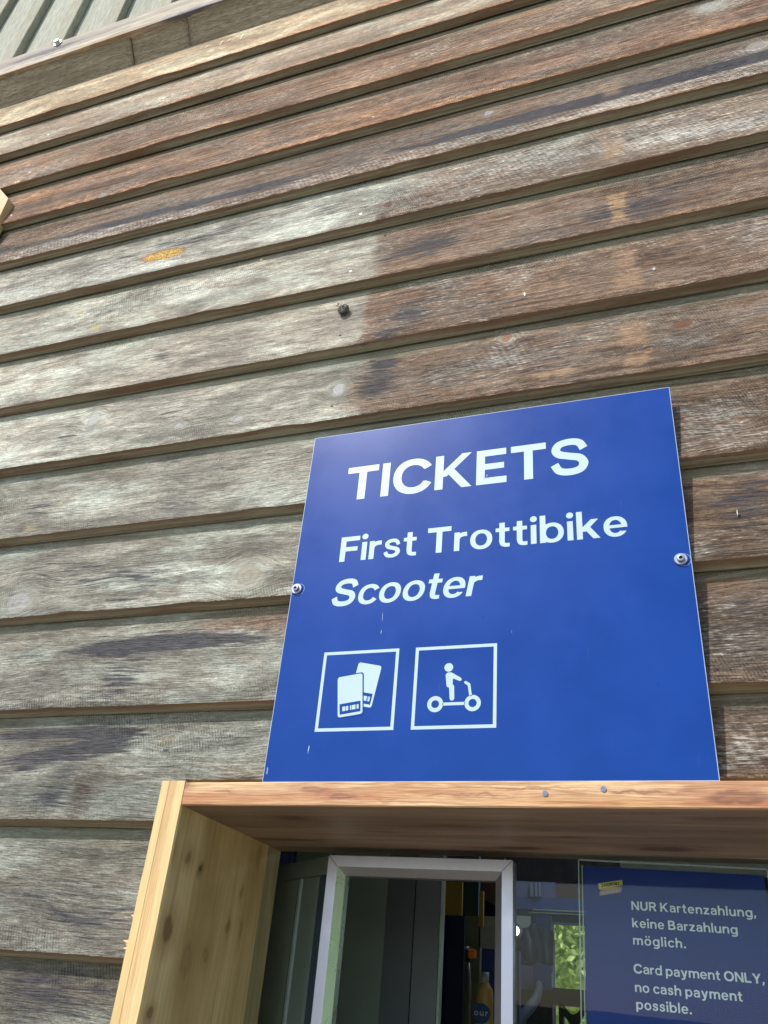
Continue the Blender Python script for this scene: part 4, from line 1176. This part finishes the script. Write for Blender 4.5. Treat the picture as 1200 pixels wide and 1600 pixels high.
# screws with dished washers
WASH = plain('washer_steel', (.30, .33, .40), .42, .8, .04, 50)
DARK = plain('socket_dark', (.02, .025, .03), .6)
for cx, cz_ in ((-.5741, 2.0905), (.0180, 2.0868)):
    printed('washer_mark', [circ(cx + .0035, cz_ - .0005, .0101, 30), circ(cx + .0035, cz_ - .0005, .0094, 30)], 1, plain('worn_ring', (.20, .30, .62), .5), SIGN)
    mb = MB()
    mb.cyl((cx, YS - .0030, cz_), (0, 1, 0), .0086, .0012, 32, r2=.0094); mb.cyl((cx, YS - .0018, cz_), (0, 1, 0), .0094, .0014, 32)
    wsh = mb.build('washer', WASH, SIGN)
    mb = MB()
    n = 24
    prof_ = [(.0000, -.0072), (.0030, -.0072), (.0046, -.0069), (.0052, -.0060), (.0052, -.0032)]
    rings_ = []
    for rr_, yy in [(.0026, -.0050), (.0026, -.0072)] + prof_[2:]:
        rings_.append([(cx + rr_ * math.cos(2 * math.pi * i / n), YS + yy, cz_ + rr_ * math.sin(2 * math.pi * i / n)) for i in range(n)])
    for a in range(len(rings_) - 1):
        for i in range(n):
            j = (i + 1) % n
            mb.face([rings_[a][i], rings_[a][j], rings_[a + 1][j], rings_[a + 1][i]], 0 if a else 1, a > 0)
    mb.face(rings_[0], 1)
    mb.build('screw', WASH, SIGN, (DARK,))

# ------------------------------------------------------------------ the payment notice behind the glass
YN = 1.2200
yn = (YN - 1) * S
kk = YN / 1.2065


def nt(x, z): return (x * kk, CZ + (z - CZ) * kk)


NOT = empty('payment_notice', (nt(-.1625, 1.52)[0], yn, nt(0, 1.42)[1]), 'blue printed notice NUR Kartenzahlung, Card payment ONLY, in a clear pocket behind the glass', 'notice')
NBLUE = sign_material('notice_blue', (.006, .036, .25), .35, .05)
NPRINT = plain('notice_print', (.86, .93, .98), .5, 0, .02, 8)
ca, sa = math.cos(math.radians(-1.3)), math.sin(math.radians(-1.3))
px0, pz0 = nt(-.1628, 1.7205)


def rn(u, v):
    return (px0 + u * ca - v * sa, pz0 + u * sa + v * ca)


mb = MB()
w4, h4 = .245, .345
q = [rn(0, 0), rn(w4, 0), rn(w4, -h4), rn(0, -h4)]
mb.face([(a, yn, b_) for a, b_ in q]); mb.face([(a, yn + .0006, b_) for a, b_ in q][::-1])
for i in range(4):
    a, b_ = q[i], q[(i + 1) % 4]
    mb.face([(a[0], yn, a[1]), (a[0], yn + .0006, a[1]), (b_[0], yn + .0006, b_[1]), (b_[0], yn, b_[1])])
mb.build('notice_sheet', NBLUE, NOT)
for s_, xa, xb, z_ in (('NUR Kartenzahlung,', -.0990, .0624, 1.6644), ('keine Barzahlung', -.0996, .0368, 1.6424), ('möglich.', -.1000, -.0312, 1.6209),
                       ('Card payment ONLY,', -.1018, .0615, 1.5862), ('no cash payment', -.1017, .0322, 1.5642), ('possible.', -.1016, -.0318, 1.5443)):
    a = nt(xa, z_); b_ = nt(xb, z_)
    printed('notice_text', text_loops(s_, a[0], b_[0], a[1], .01165 * kk, 0, math.radians(-.9)), 0, NPRINT, NOT, 'pale line reading ' + s_, off=-.00012, y=yn - .0003)
YEL = plain('logo_yellow', (.62, .56, .10), .5); GOLD = plain('logo_gold', (.52, .36, .05), .5); PINK = plain('logo_pale_red', (.50, .30, .26), .5); BLK = plain('logo_black', (.02, .02, .01), .5)
lg = printed('logo', [[nt(*p) for p in ((-.1431, 1.6973), (-.1093, 1.7031), (-.1088, 1.6963), (-.1422, 1.6901))]], 0, YEL, NOT, 'yellow slanted banner reading JUNGFRAU', y=yn - .0004)
printed('logo_fold', [[nt(*p) for p in ((-.1422, 1.6901), (-.1215, 1.6937), (-.1104, 1.6940), (-.1106, 1.6903), (-.1230, 1.6890), (-.1395, 1.6880))]], 0, GOLD, lg, y=yn - .0005)
printed('logo_strip', [[nt(*p) for p in ((-.1414, 1.6868), (-.1108, 1.6915), (-.1112, 1.6868), (-.1418, 1.6812))]], 0, PINK, lg, y=yn - .0006)
a = nt(-.1393, 1.6922); printed('logo_text', text_loops('JUNGFRAU', a[0], a[0] + .0262, a[1], .0043, 0, math.radians(9.5)), 0, BLK, lg, y=yn - .0007)
a = nt(-.1390, 1.6833); printed('logo_text', text_loops('TOP OF EUROPE', a[0], a[0] + .0255, a[1], .0024, 0, math.radians(9.5)), 0, PRINT, lg, y=yn - .0008)
# clear pocket
ACR = glass_material('clear_acrylic', (.97, .98, .975), .10, .03)
ACE = plain('acrylic_edge', (.42, .50, .50), .25, 0, .1, 40)
HOLD = empty('acrylic_pocket', (px0 - .006, yn - .002, pz0 - .35), 'clear acrylic pocket holding the blue payment notice', 'sign holder')
mb = MB(); m0_ = .006
q = [rn(-m0_, .007), rn(w4 + .004, .007), rn(w4 + .004, -h4 - .01), rn(-m0_, -h4 - .01)]
mb.face([(a, yn - .0025, b_) for a, b_ in q]); mb.build('front_sheet', ACR, HOLD)


def strip(a, b_, w0, y0_, y1_):
    a = Vector(a); b_ = Vector(b_); d_ = (b_ - a).normalized(); n_ = Vector((-d_.y, d_.x)) * w0
    p = [a, b_, b_ + n_, a + n_]
    m_ = MB()
    m_.face([(v.x, y0_, v.y) for v in p]); m_.face([(v.x, y1_, v.y) for v in p][::-1])
    for i in range(4):
        u, v = p[i], p[(i + 1) % 4]
        m_.face([(u.x, y0_, u.y), (u.x, y1_, u.y), (v.x, y1_, v.y), (v.x, y0_, v.y)])
    return m_


strip(q[0], q[1], .0016, yn - .004, yn + .001).build('pocket_edge', ACE, HOLD)
strip(q[3], q[0], .0014, yn - .004, yn + .001).build('pocket_edge', ACE, HOLD)
strip(rn(-.0012, -h4), rn(-.0012, .001), .0012, yn - .003, yn + .001).build('pocket_edge', ACE, HOLD)
strip(q[2], q[1], -.0014, yn - .004, yn + .001).build('pocket_edge', ACE, HOLD)


# ------------------------------------------------------------------ the room behind the window
YBACK = 3.6
ROOM = plain('room_wall', (.16, .17, .19), .8)
ROOMB = plain('room_back_wall', (.03, .055, .22), .7)
CEIL = plain('room_ceiling', (.10, .11, .12), .8)
FLR = plain('room_floor', (.16, .15, .13), .6)
WF_ = plain('rear_frame', (.085, .07, .06), .5)
ydb = 1 + YBACK / S
wl = at(863, 1500, ydb).x; wr = wl + 1.15; wt = at(885, 1443, ydb).z; wbm = wt - 1.25
RX0, RX1, RZ = -2.6, 2.2, 2.75
for xa_ in (RX0 - .06, RX1):
    rb = MB(); rb.box(xa_, xa_ + .06, .2, YBACK + .08, 0, RZ); rb.build('side_wall', ROOM, B)
rb = MB(); rb.box(RX0, RX1, .2, YBACK + .08, RZ, RZ + .08); rb.build('room_ceiling', CEIL, B)
rb = MB(); rb.box(RX0, RX1, .2, YBACK + .08, .01, .03); rb.build('room_floor', FLR, B)
rb = MB()
rb.box(RX0, wl, YBACK, YBACK + .08, .03, RZ); rb.box(wr, RX1, YBACK, YBACK + .08, .03, RZ)
rb.box(wl, wr, YBACK, YBACK + .08, wt, RZ); rb.box(wl, wr, YBACK, YBACK + .08, .03, wbm)
rb.build('back_wall', ROOMB, B)
rw = bpy.data.objects.new('rear_window', None); COL.objects.link(rw); rw.parent = B
mb = MB()
zr = at(885, 1545, ydb).z; zr2 = at(885, 1572, ydb).z
mb.box(wl, wr, YBACK - .02, YBACK + .05, zr2, zr); mb.build('window_rail', WF_, rw)
mb = MB(); xm = at(877, 1590, ydb).x; mb.box(xm - .012, xm + .012, YBACK, YBACK + .05, wbm, zr2); mb.build('glazing_bar', WF_, rw)
for a, b_, c, d_ in ((wl - .05, wl, wbm - .05, wt + .05), (wr, wr + .05, wbm - .05, wt + .05), (wl, wr, wt, wt + .05), (wl, wr, wbm - .05, wbm)):
    mb = MB(); mb.box(a, b_, YBACK - .03, YBACK - .001, c, d_); mb.build('window_casing', WF_, rw)
mb = MB(); mb.box(wl, wr, YBACK + .055, YBACK + .06, wbm, wt); mb.build('rear_pane', glass_material('rear_glass', (.96, .98, .96), .3), rw)

# bird-shaped sticker on the rear pane
bx = at(897, 1590, ydb - .06)
s_ = .058
bird = [(-1.3, .9), (-.9, 1.0), (-.25, .15), (.35, .35), (.75, 1.2), (1.35, 1.7), (1.25, .9), (.85, .2), (.45, -.2), (.5, -1.0), (.1, -1.5), (-.2, -.8), (-.45, -.3), (-1.0, .2)]
me = flat_mesh('bird_sticker', [rounded([(bx.x + a * s_, bx.z + b_ * s_) for a, b_ in bird], .02, 3)], bx.y)
tag(link('bird_sticker', me, plain('sticker_black', (.012, .012, .015), .7)), 'black bird silhouette sticker on the rear window pane', 'sticker')


def ib(name, px0_, py0_, px1_, py1_, yd, dep, mat, parent=None, bev=0.0):
    xa = at(px0_, (py0_ + py1_) / 2, yd).x; xb = at(px1_, (py0_ + py1_) / 2, yd).x
    za = at((px0_ + px1_) / 2, py1_, yd).z; zb_ = at((px0_ + px1_) / 2, py0_, yd).z
    y0_ = (yd - 1) * S
    m_ = MB(); m_.box(xa, xb, y0_, y0_ + dep, za, zb_, bev=bev)
    return m_.build(name, mat, parent)


def base_empty(name, px_, py_, yd, label, cat, group=None):
    p = at(px_, py_, yd); return empty(name, (p.x, p.y, p.z), label, cat, group)


# tall grey cabinet behind the hatch
cab = base_empty('tall_cabinet', 590, 1700, 1.62, 'tall grey-green cabinet with three door panels standing just inside the hatch', 'cabinet')
C1_ = plain('cabinet_olive', (.26, .33, .28), .55, 0, .06, 6); C2_ = plain('cabinet_grey', (.14, .165, .18), .5, 0, .06, 6); C3_ = plain('cabinet_slate', (.19, .215, .225), .5, 0, .06, 6)
PALE = plain('pale_edge', (.45, .55, .50), .4)
ib('door_panel', 440, 1290, 596, 1760, 1.62, .018, C1_, cab)
ib('door_panel', 596.5, 1290, 641, 1760, 1.62, .018, C2_, cab)
ib('door_panel', 643, 1290, 683, 1760, 1.62, .018, C3_, cab)
ib('edge_strip', 684, 1290, 687.5, 1760, 1.62, .018, PALE, cab)
ib('cabinet_body', 440, 1288, 680, 1762, 1.64, .03, plain('cabinet_body', (.06, .065, .06), .6), cab)

# blue banner hanging left of the cabinet
DEEP = plain('deep_blue_card', (.03, .075, .26), .5, 0, .1, 5)
tag(ib('blue_banner', 396, 1296, 449, 1480, 1.56, .01, DEEP), 'dark blue banner in the upper left corner behind the glass', 'banner')

# open casement leaf inside, hinged by the hatch, swung to the left
lf = empty('casement_leaf', (-.60, .30, CZ - .55), 'open glazed casement leaf with dark grey head rail, left of the hatch', 'window leaf')
LG = plain('leaf_grey', (.27, .32, .27), .45, 0, .08, 10); LN = plain('leaf_navy', (.05, .085, .12), .5); LO = plain('leaf_olive', (.32, .36, .25), .5, 0, .1, 9)
MINT = plain('green_glass_edge', (.72, .92, .68), .3)


def leafbox(name, t0, t1, z0_, z1_, mat, dep=.012, lift=0.0):
    """t runs 0..1 along the leaf from hinge to free edge"""
    A_ = Vector((-.425 * 1.262 * S, .262 * S, 0)); D_ = Vector((-.525 * 1.42 * S, .42 * S, 0))
    u = (D_ - A_); n_ = Vector((u.y, -u.x, 0)).normalized()
    if n_.y > 0: n_ = -n_
    p, q_ = A_ + u * t0 + n_ * lift, A_ + u * t1 + n_ * lift
    m_ = MB(); pts = [p, q_, q_ - n_ * dep, p - n_ * dep]
    lo = [(v.x, v.y, z0_) for v in pts]; hi = [(v.x, v.y, z1_) for v in pts]
    m_.face(lo); m_.face(hi[::-1])
    for i in range(4): m_.face([lo[i], lo[(i + 1) % 4], hi[(i + 1) % 4], hi[i]])
    return m_.build(name, mat, lf)


zl1 = CZ + .1685 * 1.262 * S; zl0 = zl1 - .028
leafbox('head_rail', 0, 1.0, zl0, zl1, LG, .03, .004)
zz0 = CZ - .55
for t0, t1, mt, lift in ((0.0, .10, LN, 0), (.10, .13, plain('hair_line', (.30, .36, .33), .4), .001), (.13, .30, LG, 0), (.30, .325, plain('pale_bead', (.55, .60, .56), .35), .004), (.325, .36, LN, 0),
                         (.36, .66, LO, 0), (.66, .69, LN, .002), (.69, .80, LG, 0), (.80, .825, plain('clear_bead', (.50, .60, .58), .25), .003), (.825, .885, LN, 0), (.885, .935, MINT, .003), (.935, 1.0, LN, 0)):
    leafbox('stile' if mt in (LG, LO, LN) else 'bead', t0, t1 - .001, zz0, zl0 - .001, mt, .012, lift)

# shelving unit, boxes and the things on it seen through the hatch
YI = 2.3
YELC = plain('mustard_card', (.42, .28, .05), .6); NAVY = plain('navy_cloth', (.015, .028, .085), .8); TEAL = plain('teal_panel', (.05, .10, .115), .6); OLV = plain('olive_panel', (.20, .23, .15), .6)
BRN = plain('brown_board', (.16, .085, .05), .7); CARD = plain('pale_card', (.42, .47, .44), .7); MBL = plain('mid_blue_panel', (.045, .085, .34), .6); PRP = plain('mauve_panel', (.15, .15, .34), .6)
fl = empty('narrow_banner', at(708, 1560, 2.05), 'narrow dark banner with mustard top hanging inside the hatch', 'banner')
ib('banner_top', 694, 1378, 722, 1430, 2.05, .008, YELC, fl)
ib('banner_cloth', 694, 1430.5, 722, 1760, 2.05, .008, NAVY, fl)
ps = empty('shelf_upright', at(735, 1700, 2.2), 'teal and olive upright panel between the narrow banner and the pale card', 'panel')
ib('upper_panel', 724, 1330, 748, 1430, 2.2, .02, TEAL, ps); ib('lower_panel', 724, 1430.5, 748, 1760, 2.2, .02, OLV, ps)
tag(ib('yellow_strip', 748.5, 1392, 755, 1448, 2.15, .01, YELC), 'thin yellow strip hanging beside the pale card', 'ribbon')
tag(ib('brown_box', 752, 1340, 788, 1402, YI, .15, BRN), 'brown box on the top shelf behind the right side of the hatch', 'box')
tag(ib('pale_card', 748, 1432, 800, 1483, YI - .1, .006, CARD), 'pale blank card pinned under the brown box behind the hatch', 'card')
tag(ib('pinboard', 742, 1484, 812, 1760, YI, .02, MBL), 'mid blue pinboard behind the drinks bottle', 'pinboard')
# small amber lamp on a dark stand
lm = empty('amber_light', at(738, 1640, 2.1), 'small dark lamp with glowing amber lens on a thin pole', 'lamp')
AMB = NT('amber_lens')
ab = AMB.bsdf(Base_Color=(.40, .11, .015), Roughness=.25)
ab.inputs['Emission Color'].default_value = (1.0, .32, .04, 1); ab.inputs['Emission Strength'].default_value = .02
c = at(744, 1491, 2.1)
mb = MB(); mb.cyl((c.x - .016, c.y, c.z), (-1, 0, 0), .018, .036, 18, r2=.015); mb.build('lamp_body', plain('lamp_black', (.02, .018, .015), .5), lm)
mb = MB(); mb.cyl((c.x - .014, c.y - .006, c.z), (1, -.25, 0), .012, .014, 8, r2=.010); mb.build('lens', AMB.m, lm)
mb = MB(); mb.tube([(c.x - .02, c.y, c.z - .02), (c.x - .016, c.y + .005, c.z - .08), (c.x - .018, c.y, c.z - .4)], .0045); mb.build('pole', plain('pole_grey', (.25, .27, .24), .4), lm)
# bottle
bt = at(757, 1575, 2.0)
btl = empty('drinks_bottle', (bt.x, bt.y, bt.z - .12), 'yellow plastic bottle with round blue label and pale cap behind the hatch', 'bottle')
BY = plain('bottle_yellow', (.62, .42, .13), .35); BC = plain('bottle_cap', (.42, .50, .55), .4); BL_ = plain('label_blue', (.03, .10, .30), .5); BW = plain('label_white', (.6, .68, .72), .5)
mb = MB(); n = 24
pr_ = [(.019, -.12), (.020, -.10), (.020, .02), (.018, .038), (.012, .048), (.009, .052)]
for a in range(len(pr_) - 1):
    for i in range(n):
        t0, t1 = 2 * math.pi * i / n, 2 * math.pi * (i + 1) / n
        (r0, z0_), (r1, z1_) = pr_[a], pr_[a + 1]
        mb.face([(bt.x + r0 * math.cos(t0), bt.y + r0 * math.sin(t0), bt.z + z0_), (bt.x + r0 * math.cos(t1), bt.y + r0 * math.sin(t1), bt.z + z0_),
                 (bt.x + r1 * math.cos(t1), bt.y + r1 * math.sin(t1), bt.z + z1_), (bt.x + r1 * math.cos(t0), bt.y + r1 * math.sin(t0), bt.z + z1_)], sm=True)
mb.build('bottle_body', BY, btl)
mb = MB(); mb.cyl((bt.x, bt.y, bt.z + .051), (0, 0, 1), .0095, .022, 20); mb.build('cap', BC, btl)
lb = printed('label', [circ(bt.x - .002, bt.z - .012, .0205)], 0, BL_, btl, y=bt.y - .0215)
printed('label_text', text_loops('our', bt.x - .019, bt.x + .013, bt.z - .0165, .0125), 0, BW, lb, y=bt.y - .022)

# between hatch and notice: room things, plus glass reflections built as objects
YJ = 2.9
tag(ib('dark_valance', 803, 1300, 912, 1377, YJ, .03, plain('black_cloth', (.012, .016, .02), .8)), 'black cloth valance above the striped shelf front, right of the hatch', 'valance')
sh = empty('wall_shelf', at(850, 1440, YJ), 'blue and mauve shelf front with small pale packs, right of the hatch', 'shelf')
ib('shelf_board', 800, 1377, 868, 1402, YJ, .02, PRP, sh); ib('shelf_board', 868, 1382, 916, 1404, YJ, .02, BRN, sh)
ib('shelf_board', 800, 1402.5, 916, 1421, YJ, .02, MBL, sh); ib('shelf_lip', 832, 1422, 916, 1423.5, YJ - .02, .01, PALE, sh); ib('shelf_lip', 826, 1426.5, 916, 1428, YJ - .02, .01, CARD, sh)
ib('shelf_board', 838, 1429, 862, 1520, YJ + .05, .02, MBL, sh)
PRPK = plain('pack_pale_blue', (.24, .28, .42), .6)
for a in (829, 836, 842):
    tag(ib('small_pack', a, 1379, a + 3.4, 1400, YJ - .04, .02, PRPK), 'thin pale pack standing on the mauve shelf right of the hatch', 'pack', 'thin pale packs on the mauve shelf')
tag(ib('beige_card', 802, 1431, 829, 1450, YJ - .1, .004, CARD), 'small beige card just right of the hatch frame', 'card')
tag(ib('blue_poster', 833, 1508, 862, 1546, YJ + .02, .004, plain('royal_blue', (.03, .07, .32), .6)), 'royal blue poster under the dark bundle', 'poster')
tag(ib('mauve_poster', 803, 1508, 832.5, 1546, YJ + .02, .004, PRP), 'mauve poster left of the royal blue poster', 'poster')
# dark bundle of hanging cloth
bl = MB(); c0 = at(803, 1450, YJ - .15); c1 = at(862, 1508, YJ - .15); rr = random.Random(5)
NX, NZ = 26, 16
for j in range(NZ + 1):
    for i in range(NX + 1):
        u, v = i / NX, j / NZ
        e = .02 * nz(u * 6, v * 5) if 0 < i < NX else 0
        bl.v.append((c0.x + (c1.x - c0.x) * u, c0.y - .05 * math.sin(u * 3.14) + .03 * nz(u * 7, v * 1.2, 3) , c0.z + (c1.z - c0.z) * v + .02 * nz(u * 7, 5) * (1 if j == 0 else (1 if j == NZ else 0)) + e * .2))
for j in range(NZ):
    for i in range(NX):
        q0 = j * (NX + 1) + i
        bl.f.append((q0, q0 + 1, q0 + NX + 2, q0 + NX + 1)); bl.mi.append(0); bl.sm.append(True)
bo_ = bl.build('dark_jacket', plain('navy_cloth_sheen', (.010, .014, .045), .45))
tag(bo_, 'dark navy cloth bundle hanging left of the rear window', 'jacket')
md = bo_.modifiers.new('thick', 'SOLIDIFY'); md.thickness = .012
# lit bulb
lt_ = NT('bulb_glow'); lb_ = lt_.bsdf(Base_Color=(.9, .95, 1), Roughness=.3); lb_.inputs['Emission Color'].default_value = (.85, .93, 1, 1); lb_.inputs['Emission Strength'].default_value = 2.2
c = at(805.5, 1454, YJ - .35)
ld = bpy.data.lights.new('room_fill_light', 'POINT'); ld.energy = 2.2; ld.shadow_soft_size = .06; ld.color = (.80, .90, 1.0)  # added fill light to brighten the room, set apart from the bulb
lo_ = bpy.data.objects.new('room_fill_light', ld); COL.objects.link(lo_); lo_.location = (c.x + .25, c.y - .25, c.z + .35)
bu = empty('ceiling_spotlight', c, 'small lit white spotlight beside the hatch frame', 'lamp')
mb = MB(); mb.cyl((c.x, c.y, c.z), (0, -1, -.2), .012, .008, 16, r2=.014); mb.build('bulb', lt_.m, bu)
mb = MB(); mb.cyl((c.x, c.y + .004, c.z), (0, 1, .2), .022, .05, 16, r2=.012); mb.build('lamp_shade', DARK, bu)
# curved pale pipe
pp = [at(808, 1612, 2.55), at(816, 1588, 2.55), at(830, 1572, 2.56), at(839, 1558, 2.58), at(842, 1545, 2.6), at(842, 1535, 2.62)]
mb = MB(); mb.tube(pp, [.014, .015, .015, .013, .011, .008], 12)
tag(mb.build('curved_hose', plain('hose_grey', (.15, .19, .30), .5)), 'pale grey curved hose rising at the lower right of the hatch', 'hose')

# pale header box behind the notice
tag(ib('roller_box', 968, 1318, 1230, 1356, 1.75, .09, plain('roller_white', (.42, .50, .45), .5)), 'pale roller blind box behind the top of the payment notice', 'blind')
tag(ib('dark_roller', 905, 1320, 967.5, 1348, 1.76, .06, plain('roller_black', (.015, .02, .018), .6)), 'dark machine housing left of the roller blind box', 'housing')

# ------------------------------------------------------------------ small things on the wall
# end of the timber block at the left edge
c = at(16, 311, 1.008)
BLK_ = empty('timber_block', (c.x - .15, -.02, c.z - .20), 'yellow new timber block fixed on the boards at the far left edge', 'timber block')
PB = wood('block_pine', (.55, .36, .15), (.74, .56, .30), 'z', 1.2, .6, bump=.3, ringc=(.5, .30, .12))
ft = [at(13, 310, .988), at(0, 295, .988)]
ft = [(q_.x, q_.z) for q_ in ft]
dx_, dz_ = ft[1][0] - ft[0][0], ft[1][1] - ft[0][1]
pl = [ft[0], (ft[0][0] + dx_ * 8, ft[0][1] + dz_ * 8), (ft[0][0] + dx_ * 8 - .1, ft[0][1] + dz_ * 8 - .3), (ft[0][0], ft[0][1] - .20)]
mb = MB(); ya_, yb_ = (.988 - 1) * S, .012
mb.face([(a_, ya_, b_) for a_, b_ in pl]); mb.face([(a_, yb_, b_) for a_, b_ in pl][::-1])
for i in range(4):
    (a_, b_), (c_, d_) = pl[i], pl[(i + 1) % 4]
    mb.face([(a_, ya_, b_), (a_, yb_, b_), (c_, yb_, d_), (c_, ya_, d_)])
mb.build('block', PB, BLK_)
# dried mud nest
c = at(535, 481, 1.002)
ms = MB(); n = 16
rr = random.Random(9)
for j in range(10):
    for i in range(n):
        th = 2 * math.pi * i / n; ph = math.pi * j / 9
        k_ = 1 + .7 * nz(math.cos(th) * 3 + j * .8, math.sin(th) * 2, j * .5)
        ms.v.append((c.x + .0125 * k_ * math.sin(ph) * math.cos(th), c.y + .004 - .0065 * k_ * math.cos(ph) , c.z + .0125 * k_ * math.sin(ph) * math.sin(th)))
for j in range(9):
    for i in range(n):
        i2 = (i + 1) % n
        ms.f.append((j * n + i, j * n + i2, (j + 1) * n + i2, (j + 1) * n + i)); ms.mi.append(0); ms.sm.append(True)
MUD = plain('dried_mud', (.21, .19, .165), .95, 0, .6, 200, .9)
nest = empty('dried_nest', (c.x, c.y, c.z), 'small round grey mud nest stuck to a pale board left of centre', 'insect nest')
ms.build('nest_lump', MUD, nest)
mb = MB()
for i in range(9):
    a = rr.uniform(1.4, 3.6); r0 = rr.uniform(.006, .010)
    p = Vector((c.x + r0 * math.cos(a), c.y - .006, c.z + r0 * math.sin(a)))
    e1 = Vector((rr.uniform(-1, 1), rr.uniform(-.4, .1), rr.uniform(-.2, 1))).normalized() * rr.uniform(.004, .007); e2 = Vector((rr.uniform(-1, 1), rr.uniform(-.3, .3), rr.uniform(-1, 1))).normalized() * .003
    mb.face([p, p + e2, p + e1]); mb.face([p, p + e1, p - e2 * .6])
mb.build('nest_bits', plain('nest_brown', (.34, .20, .08), .8), nest)
# screw heads and chips
SCREWM = plain('dull_zinc', (.36, .40, .40), .6, .5, .3, 300)
for px_, py_, lab in ((548, 425, 'small grey screw head in the pale board above the mud nest'), (170, 66 * 1.0, None), (564, 335, 'small screw head near the end of the pale patch'),
                      (583, 184, 'bright little screw in the orange brown board'), (18, 337, 'bright screw beside the yellow timber block'), (47, 270, 'small screw in the pale brown board at the left'),
                      (76, 211, 'small screw in the grey pink board at the left')):
    if lab is None: continue
    c = at(px_, py_, 1.006)
    mb = MB(); mb.cyl((c.x, c.y - .0015, c.z), (0, 1, 0), .0036, .004, 16); s1 = mb.build('screw_head', SCREWM)
    tag(s1, lab, 'screw')
WHT = plain('white_chip', (.78, .76, .68), .6); STRAW = plain('straw', (.62, .50, .26), .7)
for px_, py_, sx_, sz_, mt, lab in ((820, 461, .004, .009, WHT, 'white paint chip clinging to the brown board'), (1022, 421, .006, .005, WHT, 'cream wood chip on the brown board at the right'), (409, 407, .008, .004, STRAW, 'straw coloured chip under a pale board'),
                                    (342, 720, .004, .005, STRAW, 'orange wood chip on the board left of the sign'), (532, 526, .007, .0025, plain('rust_chip', (.2, .08, .03), .8), 'rusty splinter below the mud nest'), (519, 636, .006, .004, plain('brown_chip', (.25, .13, .05), .8), 'brown chip above the top left corner of the sign'),
                                    (1152, 802, .0012, .009, WHT, 'thin pale straw on the dark board right of the sign'), (252, 1158, .011, .004, STRAW, 'torn orange splinter by the small knot left of the sign')):
    c = at(px_, py_, 1.006)
    mb = MB()
    P_a = [(c.x - sx_ * .5, c.y - .002, c.z + sz_ * .3), (c.x + sx_ * .1, c.y - .004, c.z + sz_ * .6), (c.x + sx_ * .5, c.y - .002, c.z - sz_ * .1), (c.x - sx_ * .1, c.y - .001, c.z - sz_ * .5)]
    P_b = [(x, y + .003, z) for x, y, z in P_a]
    mb.face(P_a); mb.face(P_b[::-1])
    for i in range(4): mb.face([P_a[i], P_b[i], P_b[(i + 1) % 4], P_a[(i + 1) % 4]])
    tag(mb.build('chip', mt), lab, 'chip')
# dark fixing holes where something was once screwed on
HOLE = plain('hole_dark', (.012, .010, .009), .95)
for px_, py_, rx_ in ((590, 345, .004), (569, 539, .0085), (590, 348, .003)):
    c = at(px_, py_, 1.0)
    c = Vector((c.x, -.0012, c.z))
    mb = MB(); nn_ = 14
    mb.face([(c.x + rx_ * math.cos(6.283 * i / nn_), c.y - .0004 * math.cos(i * 2.1), c.z + .0032 * math.sin(6.283 * i / nn_)) for i in range(nn_)])
    mb.build('fixing_hole', HOLE, B)
# chalk ticks on the top board
CHK = plain('chalk', (.80, .78, .72), .9)
for px_, py_, hh in ((322, 71, .6), (345, 67, 1.0), (357, 62, .7), (377, 57, 1.2)):
    c = at(px_, py_, 1.012)
    mb = MB(); y_ = TILT * (c.z - zed['A']) - .0016
    mb.face([(c.x - .003, y_ - .001, c.z - .010 * hh), (c.x + .001, y_ - .001, c.z - .010 * hh), (c.x + .006, y_ + .0006, c.z + .012 * hh), (c.x + .0025, y_ + .0006, c.z + .012 * hh)])
    mb.build('chalk_mark', CHK, B)
